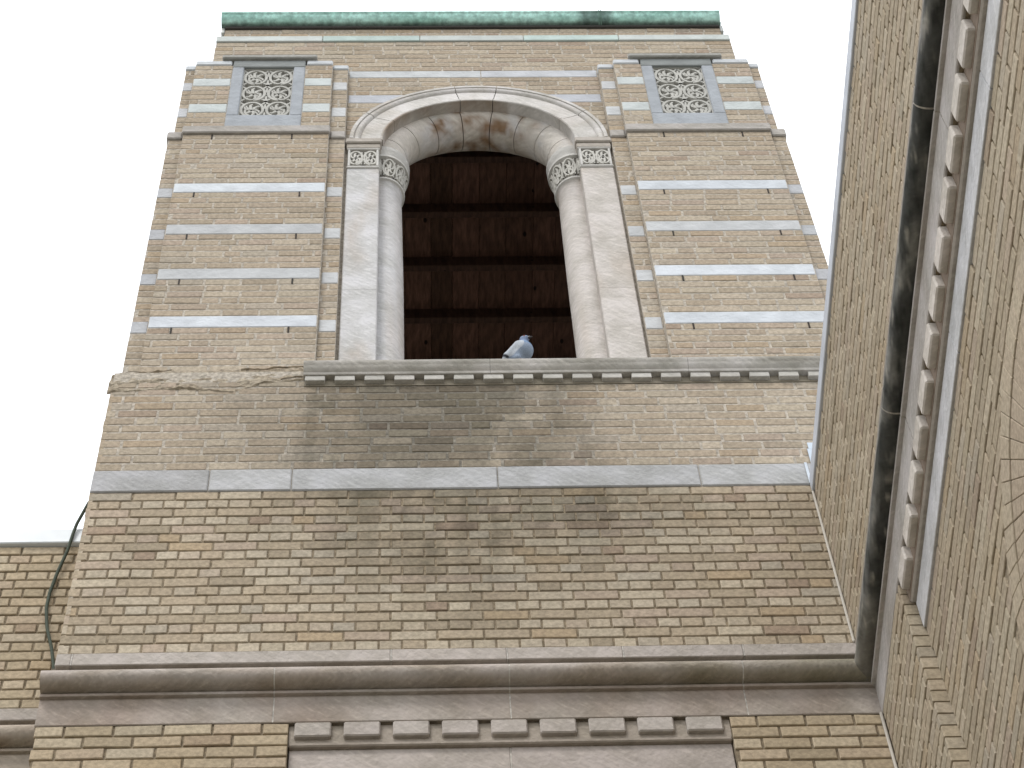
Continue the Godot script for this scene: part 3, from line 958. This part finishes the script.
		ribbon(cb, PackedVector2Array([Vector2(w - 0.012, 0.0), Vector2(w - 0.012, 0.245)]), 0.022, 0.022, 0.024, map, pale)
		var xi := x1 if s < 0 else x0
		var map2 := func(p: Vector2, n: float) -> Vector3: return Vector3(xi - s * (n - 0.008), 15.66 + p.y, -0.122 - p.x)
		scroll(cb, Vector2(0.09, 0.122), 0.06, 0.098, 1.0, 0.020, 0.016, map2, S(182, 180, 174))
		put(cb, "carved_vine", M.band, cap, cap.position + AT_T)
		var vine: MeshInstance3D = cap.get_child(0)
		vine.position = cb.mid() - cap.position - AT_T
		var ab := MB.new()
		ab.box(Vector3(x0 - 0.006, 15.925, -0.34), Vector3(x1 + 0.006, 15.985, -0.094), 0.006, S(168, 162, 154))
		ab.box(Vector3(x0 - 0.014, 15.985, -0.34), Vector3(x1 + 0.014, SPRING, -0.080), 0.008, S(172, 167, 160))
		T(ab, "abacus", M.stone)
		# round column of the inner order
		var at := Vector3(C0 + s * 0.63, 0, -0.316)
		var sh := MB.new()
		lathe(sh, at, PackedVector2Array([Vector2(0.134, 12.98), Vector2(0.136, 13.6), Vector2(0.134, 14.4), Vector2(0.127, 15.2), Vector2(0.123, 15.61), Vector2(0.131, 15.622)]), pier_col)
		var col := T(sh, "column", M.stone)
		var bs := MB.new()
		lathe(bs, at, PackedVector2Array([Vector2(0.165, 12.845), Vector2(0.165, 12.915), Vector2(0.170, 12.93), Vector2(0.160, 12.95), Vector2(0.145, 12.955), Vector2(0.148, 12.972), Vector2(0.134, 12.985)]), flat(pale))
		var base := put(bs, "base", M.stone, col, col.position + AT_T)
		base.position = bs.mid() - col.position - AT_T
		var kp := MB.new()
		lathe(kp, at, PackedVector2Array([Vector2(0.125, 15.618), Vector2(0.143, 15.630), Vector2(0.145, 15.645), Vector2(0.128, 15.658)]), flat(pale))
		lathe(kp, at, PackedVector2Array([Vector2(0.122, 15.655), Vector2(0.126, 15.75), Vector2(0.140, 15.86), Vector2(0.156, 15.905)]), flat(S(118, 114, 108)))  # drum coloured dark to paint the shade between the scrolls
		lathe(kp, at, PackedVector2Array([Vector2(0.150, 15.895), Vector2(0.172, 15.905), Vector2(0.174, 15.925), Vector2(0.160, 15.932), Vector2(0.160, 15.96), Vector2(0.176, 15.985), Vector2(0.178, 16.04), Vector2(0.14, 16.05)]), flat(pale))
		var rc := T(kp, "capital", M.band)
		kp = MB.new()
		var map3 := func(p: Vector2, n: float) -> Vector3:
			var t := p.x
			var r := 0.124 + 0.030 * pow(clampf(p.y / 0.245, 0, 1), 2.0) + n
			return at + Vector3(cos(t) * r, 15.66 + p.y, sin(t) * r)
		for k in 10:
			var sc := MB.new()
			# the scroll is laid out in metres and bent round the drum
			var bend := func(p: Vector2, n: float) -> Vector3: return map3.call(Vector2(TAU * k / 10.0 + p.x / 0.14, p.y), n)
			scroll(sc, Vector2(0, 0.12), 0.038, 0.098, 1.0 if k % 2 == 0 else -1.0, 0.022, 0.018, bend, S(184, 182, 176))
			kp.v.append_array(sc.v); kp.n.append_array(sc.n); kp.c.append_array(sc.c)
		var vn := put(kp, "carved_vine", M.band, rc, rc.position + AT_T)
		vn.position = kp.mid() - rc.position - AT_T

func build_belfry_ceiling():
	var x := C0 - 1.6
	while x < C0 + 1.6:
		var w := minf(rng.randf_range(0.15, 0.21), C0 + 1.6 - x)
		var mb := MB.new()
		var drop := rng.randf_range(0.0, 0.003)
		mb.box(Vector3(x + 0.0008, 17.0 - drop, -3.45), Vector3(x + w - 0.0008, 17.03, -0.5), 0.003, mul(S(126, 98, 86), rng.randf_range(0.7, 1.25)))
		T(mb, "ceiling_board", M.wood)
		x += w
	for i in 7:
		var z := -0.60 - 0.426 * i
		var mb := MB.new()
		mb.box(Vector3(C0 - 1.6, 16.862, z - 0.05), Vector3(C0 + 1.6, 16.997, z), 0.004, mul(S(100, 78, 68), rng.randf_range(0.85, 1.1)))
		T(mb, "joist", M.wood)

func build_tower_bricks():
	var list := []
	var low := {"bond": "english", "kind": "lower", "soot": true, "joint": 0.0095, "course": 0.0739}
	lay(list, FRONT, -1.6, 2.01, 10.338, 11.667, 0.0, low.merged({"first": 0}))
	var warm := {"kind": "warm", "joint": 0.011, "course": 0.0765, "deep": 0.07}
	lay(list, FRONT, -1.640, -0.55, 9.20, 9.887, -0.047, warm)
	lay(list, FRONT, 1.373, 2.05, 9.20, 9.887, -0.047, warm)
	lay(list, FRONT, -0.55, 1.373, 9.2, 9.55, -0.10, warm.merged({"deep": 0.02}, true))
	var up := {"bond": "loose", "kind": "upper", "joint": 0.0125, "course": 0.0745, "deep": 0.015, "uneven": 0.0007}
	lay(list, FRONT, -1.6, 2.2, 11.866, 12.688, 0.0, up.merged({"soot": true}))
	lay(list, FRONT, -1.6, -0.57, 12.688, 12.75, 0.0, up.merged({"soot": true}))
	var bands := [12.868, 13.443, 13.573, 14.023, 14.153, 14.603, 14.733, 15.181, 15.308, 16.046]
	var zone := up.merged({"course": 0.0742}, true)
	for s in [-1.0, 1.0]:
		var R := func(a: float, b: float) -> Array: return [minf(C0 + s * a, C0 + s * b), maxf(C0 + s * a, C0 + s * b)]
		for k in 5:
			var y0: float = bands[k * 2]
			var y1: float = bands[k * 2 + 1]
			for e in [[0.982, 1.93, -0.05], [1.933, 2.03, -0.086], [0.876, 0.977, -0.086]]:
				var q: Array = R.call(e[0], e[1])
				lay(list, FRONT, q[0], q[1], y0, y1, e[2], zone.merged({"deep": 0.05 if e[0] > 1.9 else 0.02}, true))
		var ys := [16.148, 16.405, 16.54, 16.845, 16.97, 17.20]
		for k in 3:
			for e in [[0.982, 1.168, -0.05], [1.672, 1.93, -0.05], [1.933, 2.0, -0.086], [0.876, 0.977, -0.086]]:
				var q: Array = R.call(e[0], e[1])
				lay(list, FRONT, q[0], q[1], ys[k * 2], ys[k * 2 + 1], e[2], zone)
	# middle bay, round the arch
	var skip := func(p: Vector3) -> bool: return p.y < SPRING or Vector2(p.x - C0, p.y - SPRING).length() < 0.82
	var bay := zone.merged({"skip": skip})
	lay(list, FRONT, C0 - 0.872, C0 + 0.872, 15.98, 16.728, -0.13, bay)
	lay(list, FRONT, C0 - 0.872, C0 + 0.872, 16.728, 16.858, -0.13, bay.merged({"skip": func(p: Vector3) -> bool: return absf(p.x - C0) > 0.30 or skip.call(p)}, true))
	lay(list, FRONT, C0 - 0.872, C0 + 0.872, 16.858, 17.162, -0.13, bay)
	lay(list, FRONT, -1.385, 2.33, 17.276, 17.812, -0.13, zone)
	lay(list, FRONT, -1.335, 2.28, 17.906, 18.056, -0.13, zone)
	# the flank towards the lower wing
	lay(list, WESTF, -3.9, -0.001, 10.34, 12.74, 1.6, low.merged({"soot": false}, true))
	lay(list, WESTF, -3.9, -0.09, 12.90, 16.04, -(C0 - 2.03), zone)
	build_bricks(list, tower, AT_T)

func build_east_wing():
	var E := func(mb: MB, called: String, m: Material) -> MeshInstance3D: return put(mb, called, m, east, AT_R)
	var mb := MB.new()
	mb.box(Vector3(2.008, 10.30, 0.0), Vector3(2.45, 11.60, 9.0), 0, S(150, 136, 114))
	mb.box(Vector3(2.06, 9.887, -0.04), Vector3(2.6, 10.30, 9.0), 0, S(150, 136, 114))
	mb.box(Vector3(2.056, 0, -0.04), Vector3(2.6, 9.887, 0.632), 0, S(150, 136, 114))
	mb.box(Vector3(2.34, 0, 0.632), Vector3(2.6, 9.887, 9.0), 0, S(120, 106, 88))
	# wall round the arched window
	var wc := Vector2(2.42, 8.04)
	arch_wall(mb, {"o": Vector3.ZERO, "u": Vector3(0, 0, 1), "v": UPV, "n": Vector3(-1, 0, 0)}, 0.632, 9.0, 5.0, 9.887, wc.x, 0.61, wc.y, -2.34, -2.1185, S(166, 152, 132))
	mb.box(Vector3(2.119, 0, 0.632), Vector3(2.34, 5.0, 9.0), 0, S(150, 136, 114))
	E.call(mb, "wall", M.mortar)
	# black-stained cornice
	var soot_col := func(p: Vector3) -> Color:
		var q := wob.get_noise_3d(p.x * 6.0, p.y * 8.0, p.z * 2.2)
		var q2 := wob.get_noise_3d(p.x * 14.0, p.y * 20.0, p.z * 7.0 + 5.0)
		if p.y > 10.096:
			var c := S(80, 82, 80).lerp(S(142, 143, 139), clampf(0.05 + q * 1.9, 0, 0.9))
			c = c.lerp(S(176, 174, 166), clampf(q2 * 2.8 - 0.6, 0, 0.7))
			c = c.lerp(S(40, 41, 39), clampf(-q2 * 2.0 - 0.2, 0, 0.7))
			return c.lerp(S(146, 142, 132), clampf((0.45 - p.z) * 1.3, 0, 0.55))
		return S(192, 189, 186).lerp(S(166, 158, 150), clampf(0.2 + q, 0, 0.6))
	var zs := [-0.06, 1.36, 2.74, 4.1, 5.5, 6.9, 9.0]
	for i in 6:
		mb = MB.new()
		var st := run_stations(Vector2(2.0, zs[i] + 0.004), Vector2(2.0, zs[i + 1] - 0.004), Vector3(-1, 0, 0), 0.03)
		sweep(mb, st, cornice_prof, soot_col)
		E.call(mb, "cornice_stone", M.stone)
		if i > 0:
			mb = MB.new()
			var jp := PackedVector2Array()
			for p in cornice_prof: jp.append(p - Vector2(0.002, 0))
			sweep(mb, [{"o": Vector3(2.0, 0, zs[i] - 0.0039), "a": Vector3(-1, 0, 0), "b": UPV}, {"o": Vector3(2.0, 0, zs[i] + 0.0039), "a": Vector3(-1, 0, 0), "b": UPV}], jp, flat(S(188, 182, 172)))
			E.call(mb, "mortar_joint", M.mortar)
		stone("cornice_stone", M.stone, Vector3(1.996, 10.250, maxf(zs[i], 0.0) + 0.003), Vector3(2.08, 10.338, zs[i + 1] - 0.003), S(150, 144, 136), 0.004, east, AT_R)
	# dentils, bed and lintel over the recessed panel
	for i in 26:
		var z := 0.682 + i * 0.2140
		if z > 6.0: break
		stone("dentil", M.stone, Vector3(2.044, 9.785, z), Vector3(2.13, 9.886, z + 0.160), S(208, 203, 196), 0.007, east, AT_R)
	stone("dentil_bed", M.stone, Vector3(2.078, 9.7615, 0.645), Vector3(2.118, 9.8865, 9.0), S(140, 126, 114), 0.0, east, AT_R)
	stone("moulding", M.stone, Vector3(2.078, 9.742, 0.645), Vector3(2.13, 9.7612, 9.0), S(176, 170, 162), 0.008, east, AT_R)
	var lz := [0.645, 1.95, 3.05, 4.2, 6.0, 9.0]
	for i in 5:
		stone("lintel", M.stone, Vector3(2.100, 9.570, lz[i] + 0.002), Vector3(2.14, 9.7415, lz[i + 1] - 0.002), S(206, 208, 211), 0.003, east, AT_R)
	# metal coping and the sealant in the corner
	var cz := [0.0, 3.05, 6.1, 9.0]
	for i in 3:
		mb = MB.new()
		mb.box(Vector3(1.988, 11.603, cz[i] + 0.001), Vector3(2.47, 11.70, cz[i + 1] - 0.001), 0.004, S(200, 206, 216))
		E.call(mb, "coping", M.metal)
	stone("sealant_joint", M.metal, Vector3(2.032, 8.0, -0.0465), Vector3(2.046, 9.885, -0.034), S(196, 190, 180), 0.004, east, AT_R)
	stone("sealant_joint", M.metal, Vector3(1.986, 10.34, 0.0005), Vector3(1.999, 11.60, 0.012), S(196, 190, 180), 0.004, east, AT_R)
	stone("flashing", M.metal, Vector3(1.985, 11.67, 0.0085), Vector3(1.999, 11.86, 0.012), S(196, 204, 212), 0.001, east, AT_R)
	stone("flashing", M.metal, Vector3(2.03, 12.0, 0.003), Vector3(2.08, 12.06, 0.006), S(190, 202, 214), 0.001, east, AT_R)
	stone("flashing", M.metal, Vector3(2.022, 11.866, 0.003), Vector3(2.08, 12.0, 0.006), S(190, 202, 214), 0.001, east, AT_R)
	# window: rowlock ring, inner order and a leaded light, mostly below the picture
	var k := 34
	for i in k:
		var a := -PI * 0.5 + PI * i / k
		var b := -PI * 0.5 + PI * (i + 1) / k
		for ring in [[0.803, 0.930, 2.1085, 0.0], [0.60, 0.799, 2.1125, 0.5]]:
			var bm := MB.new()
			var c := tone(Vector3(2, 8, 2), "wing", true).lerp(S(184, 170, 149) if ring[3] == 0.0 else S(176, 160, 141), 0.6)
			wedge(bm, Vector3(ring[2] + rng.randf_range(-0.001, 0.001), wc.y, wc.x), ring[0], ring[1], a, b, 0.002, 0.009, c)
			E.call(bm, "voussoir", M.brick)
	mb = MB.new()
	arch_wall(mb, {"o": Vector3.ZERO, "u": Vector3(0, 0, 1), "v": UPV, "n": Vector3(-1, 0, 0)}, wc.x - 0.79, wc.x + 0.79, 5.6, wc.y + 0.79, wc.x, 0.56, wc.y, -2.31, -2.20, S(168, 156, 142))
	var fr: MeshInstance3D = E.call(mb, "window", M.stone)
	mb = MB.new()
	mb.box(Vector3(2.265, 5.6, wc.x - 0.62), Vector3(2.275, wc.y + 0.62, wc.x + 0.62), 0.0, S(70, 78, 84))
	var pane := put(mb, "pane", M.metal, fr, fr.position + AT_R)
	pane.position = mb.mid() - fr.position - AT_R
	var list := []
	var o := {"kind": "wing", "bond": "english", "joint": 0.0095, "course": 0.0739}
	lay(list, WESTF, 0.0, 6.0, 10.338, 11.602, -2.0, o)
	lay(list, WESTF, -0.034, 0.642, 7.4, 9.887, -2.047, o.merged({"deep": 0.075}))
	var skip := func(p: Vector3) -> bool: return p.y < wc.y and absf(p.z - wc.x) < 0.92 or Vector2(p.z - wc.x, p.y - wc.y).length() < 0.915
	lay(list, WESTF, 0.644, 6.0, 7.2, 9.570, -2.11, o.merged({"skip": skip, "bond": "running"}, true))
	build_bricks(list, east, AT_R)

func build_west_wing():
	var mb := MB.new()
	mb.box(Vector3(-6.0, 10.3, -0.75), Vector3(-1.58, 11.66, -0.308), 0, S(140, 126, 106))
	mb.box(Vector3(-6.0, 0, -0.75), Vector3(-1.62, 10.3, -0.35), 0, S(140, 126, 106))
	put(mb, "wall", M.mortar, west, AT_L)
	var col := func(p: Vector3) -> Color:
		var q := wob.get_noise_3d(p.x * 3.0, p.y * 7.0, 6.0)
		return S(172, 162, 149).lerp(S(124, 104, 84), clampf(0.3 + q * 1.2, 0, 0.9) if p.y > 10.096 else clampf(q, 0, 0.4))
	var xs := [-6.0, -4.9, -3.9, -2.9, -1.605]
	for i in 4:
		mb = MB.new()
		var st := run_stations(Vector2(xs[i] + 0.003, -0.30), Vector2(xs[i + 1] - 0.003, -0.30), Vector3(0, 0, 1))
		sweep(mb, st, cornice_prof, col)
		put(mb, "cornice_stone", M.stone, west, AT_L)
		stone("cornice_stone", M.stone, Vector3(xs[i] + 0.003, 10.250, -0.38), Vector3(xs[i + 1] - 0.003, 10.338, -0.296), S(168, 161, 154), 0.004, west, AT_L)
		mb = MB.new()
		mb.box(Vector3(xs[i] + 0.001, 11.645, -0.80), Vector3(xs[i + 1] - 0.001, 11.765, -0.275), 0.005, S(218, 224, 230))
		put(mb, "coping", M.metal, west, AT_L)
	var list := []
	var o := {"kind": "warm", "bond": "english", "joint": 0.011, "course": 0.0739}
	lay(list, FRONT, -6.0, -1.58, 10.338, 11.645, -0.30, o)
	lay(list, FRONT, -6.0, -1.64, 9.2, 9.887, -0.347, o)
	build_bricks(list, west, AT_L)

func build_cable():
	var key := [Vector3(-1.604, 12.02, -0.20), Vector3(-1.650, 11.93, -0.225), Vector3(-1.698, 11.77, -0.255), Vector3(-1.719, 11.56, -0.27), Vector3(-1.748, 11.39, -0.28), Vector3(-1.766, 11.22, -0.285), Vector3(-1.766, 11.09, -0.285), Vector3(-1.742, 10.93, -0.28), Vector3(-1.697, 10.75, -0.27), Vector3(-1.66, 10.55, -0.26)]
	var cv := Curve3D.new()
	for i in key.size():
		var t: Vector3 = (key[mini(i + 1, key.size() - 1)] - key[maxi(i - 1, 0)]) * 0.17
		cv.add_point(key[i], -t, t)
	var pts := []
	for i in 41:
		pts.append(cv.sample_baked(cv.get_baked_length() * i / 40.0))
	var mb := MB.new()
	tube(mb, pts, 0.0085, S(74, 82, 72))
	var o := put(mb, "hanging_cable", M.plain, self)
	o.set_meta("label", "thin dark green cable hanging loose between the tower corner and the left wing")
	o.set_meta("category", "cable")

# ---------------------------------------------------------------- the pigeon: one continuous body from a smooth field of tapered capsules
var bones := []
func field(p: Vector3) -> float:
	var d := 10.0
	for b in bones:
		var a: Vector3 = b[0]
		var ab: Vector3 = b[1] - a
		var t := clampf((p - a).dot(ab) / ab.length_squared(), 0, 1)
		var q := (p - a - ab * t).length() - lerpf(b[2], b[3], t)
		var k: float = b[4]
		var h := clampf(0.5 + 0.5 * (d - q) / k, 0, 1)
		d = lerpf(d, q, h) - k * h * (1.0 - h)
	return d

func nets(lo: Vector3, hi: Vector3, cell: float, col: Callable) -> MB:
	var nx := int((hi.x - lo.x) / cell) + 2
	var ny := int((hi.y - lo.y) / cell) + 2
	var nz := int((hi.z - lo.z) / cell) + 2
	var val := PackedFloat32Array()
	val.resize(nx * ny * nz)
	for k in nz:
		for j in ny:
			for i in nx:
				val[i + nx * (j + ny * k)] = field(lo + Vector3(i, j, k) * cell)
	var at := {}
	for k in nz - 1:
		for j in ny - 1:
			for i in nx - 1:
				var inside := 0
				for q in 8:
					if val[i + (q & 1) + nx * (j + ((q >> 1) & 1) + ny * (k + ((q >> 2) & 1)))] < 0.0: inside += 1
				if inside == 0 or inside == 8: continue
				var sum := Vector3.ZERO
				var num := 0
				for q in 8:
					for ax in 3:
						if q & (1 << ax): continue
						var r := q | (1 << ax)
						var pa := Vector3(q & 1, (q >> 1) & 1, (q >> 2) & 1)
						var pb := Vector3(r & 1, (r >> 1) & 1, (r >> 2) & 1)
						var va := val[i + int(pa.x) + nx * (j + int(pa.y) + ny * (k + int(pa.z)))]
						var vb := val[i + int(pb.x) + nx * (j + int(pb.y) + ny * (k + int(pb.z)))]
						if (va < 0.0) != (vb < 0.0):
							sum += pa.lerp(pb, va / (va - vb)); num += 1
				at[i + nx * (j + ny * k)] = lo + (Vector3(i, j, k) + sum / num) * cell
	var nrm := {}
	for key in at:
		var p: Vector3 = at[key]
		var e := cell * 0.5
		nrm[key] = Vector3(field(p + Vector3(e, 0, 0)) - field(p - Vector3(e, 0, 0)), field(p + Vector3(0, e, 0)) - field(p - Vector3(0, e, 0)), field(p + Vector3(0, 0, e)) - field(p - Vector3(0, 0, e))).normalized()
	var mb := MB.new()
	var step := [1, nx, nx * ny]
	for k in range(1, nz - 1):
		for j in range(1, ny - 1):
			for i in range(1, nx - 1):
				var id := i + nx * (j + ny * k)
				for ax in 3:
					if (val[id] < 0.0) == (val[id + step[ax]] < 0.0): continue
					var u: int = step[(ax + 1) % 3]
					var w: int = step[(ax + 2) % 3]
					var c := [id, id - u, id - u - w, id - w]
					if not (at.has(c[0]) and at.has(c[1]) and at.has(c[2]) and at.has(c[3])): continue
					for t in [[0, 1, 2], [0, 2, 3]]:
						var a: Vector3 = at[c[t[0]]]; var b: Vector3 = at[c[t[1]]]; var d: Vector3 = at[c[t[2]]]
						mb.tri(a, b, d, nrm[c[t[0]]], nrm[c[t[1]]], nrm[c[t[2]]], col.call(a), col.call(b), col.call(d))
	return mb

func build_pigeon():
	var root := thing("pigeon", "grey-blue pigeon standing on the belfry sill, facing right", "pigeon", Vector3(0.584, 12.864, 0.006))
	root.rotation_degrees.y = -30.0
	root.scale = Vector3(1.08, 1.1, 1.0)
	bones = [
		[Vector3(-0.128, 0.030, 0.016), Vector3(-0.062, 0.095, 0.014), 0.010, 0.022, 0.02],
		[Vector3(-0.128, 0.030, -0.016), Vector3(-0.062, 0.095, -0.014), 0.010, 0.022, 0.02],
		[Vector3(-0.050, 0.110, 0), Vector3(0.022, 0.158, 0), 0.044, 0.056, 0.03],
		[Vector3(-0.010, 0.105, 0.018), Vector3(-0.002, 0.085, 0.022), 0.032, 0.020, 0.02],
		[Vector3(-0.010, 0.105, -0.018), Vector3(-0.002, 0.085, -0.022), 0.032, 0.020, 0.02],
		[Vector3(0.022, 0.185, 0), Vector3(0.034, 0.245, 0), 0.044, 0.022, 0.03],
		[Vector3(0.036, 0.266, 0), Vector3(0.046, 0.266, 0), 0.0235, 0.020, 0.012],
		[Vector3(0.018, 0.178, 0.040), Vector3(-0.045, 0.110, 0.042), 0.021, 0.024, 0.008],
		[Vector3(-0.045, 0.110, 0.042), Vector3(-0.112, 0.045, 0.020), 0.022, 0.006, 0.008],
		[Vector3(0.018, 0.178, -0.040), Vector3(-0.045, 0.110, -0.042), 0.021, 0.024, 0.008],
		[Vector3(-0.045, 0.110, -0.042), Vector3(-0.112, 0.045, -0.020), 0.022, 0.006, 0.008],
	]
	for b in bones:
		for k in 2: b[k] -= Vector3(0, 0.022, 0)
	var col := func(pp: Vector3) -> Color:
		var p := pp + Vector3(0, 0.022, 0)
		var c := S(140, 152, 172)
		if p.y > 0.20 + 0.2 * (p.x - 0.02): c = S(104, 120, 148).lerp(S(126, 138, 162), clampf((p.y - 0.23) * 20.0, 0, 1))
		elif p.y > 0.165 and p.x > 0.0: c = S(112, 136, 166)
		elif p.x > -0.01 and p.y < 0.15: c = S(140, 152, 170)
		if absf(p.z) > 0.046 or p.x < -0.055:
			c = S(176, 182, 190)
			var along := (p - Vector3(0.018, 0.178, 0)).dot(Vector3(-0.68, -0.73, 0))
			if absf(along - 0.105) < 0.007 or absf(along - 0.142) < 0.007: c = S(58, 60, 68)
			if along > 0.178: c = S(84, 88, 98)
		return c
	var mb := nets(Vector3(-0.155, 0.0, -0.085), Vector3(0.095, 0.305, 0.085), 0.0055, col)
	put(mb, "body", M.feather, root)
	mb = MB.new()
	lathe(mb, Vector3.ZERO, PackedVector2Array([Vector2(0.0085, 0.0), Vector2(0.0062, 0.012), Vector2(0.0012, 0.026)]), flat(S(70, 66, 66)), 10)
	var beak := put(mb, "beak", M.plain, root)
	beak.rotation_degrees.z = -104.0
	beak.position = Vector3(0.075, 0.237, 0)
	mb = MB.new()
	lathe(mb, Vector3.ZERO, PackedVector2Array([Vector2(0.001, -0.004), Vector2(0.0055, -0.002), Vector2(0.0055, 0.002), Vector2(0.001, 0.004)]), flat(S(205, 204, 200)), 10)
	var cere := put(mb, "cere", M.plain, root)
	cere.position = Vector3(0.066, 0.246, 0)
	for s in [-1.0, 1.0]:
		var sp := SphereMesh.new()
		sp.radius = 0.0042; sp.height = 0.0084; sp.radial_segments = 12; sp.rings = 6
		var eye := MeshInstance3D.new()
		eye.mesh = sp
		var em := StandardMaterial3D.new()
		em.albedo_color = Color(0.55, 0.22, 0.08)
		em.roughness = 0.2
		eye.material_override = em
		eye.name = numbered(root, "eye")
		root.add_child(eye, true)
		eye.position = Vector3(0.048, 0.248, s * 0.0195)
		mb = MB.new()
		var hip := Vector3(-0.004, 0.063, s * 0.022)
		var foot := Vector3(0.002, 0.006, s * 0.026)
		tube(mb, [hip, hip.lerp(foot, 0.5) + Vector3(-0.006, 0, 0), foot], 0.0045, S(120, 88, 88))
		for a in [-0.6, 0.0, 0.6, PI]:
			var tip := foot + Vector3(cos(a), 0, sin(a)) * (0.032 if a < 3.0 else 0.018)
			tube(mb, [foot, foot.lerp(tip, 0.5) + Vector3(0, 0.002, 0), tip - Vector3(0, 0.003, 0)], 0.0034, S(120, 88, 88))
		put(mb, "leg", M.plain, root)
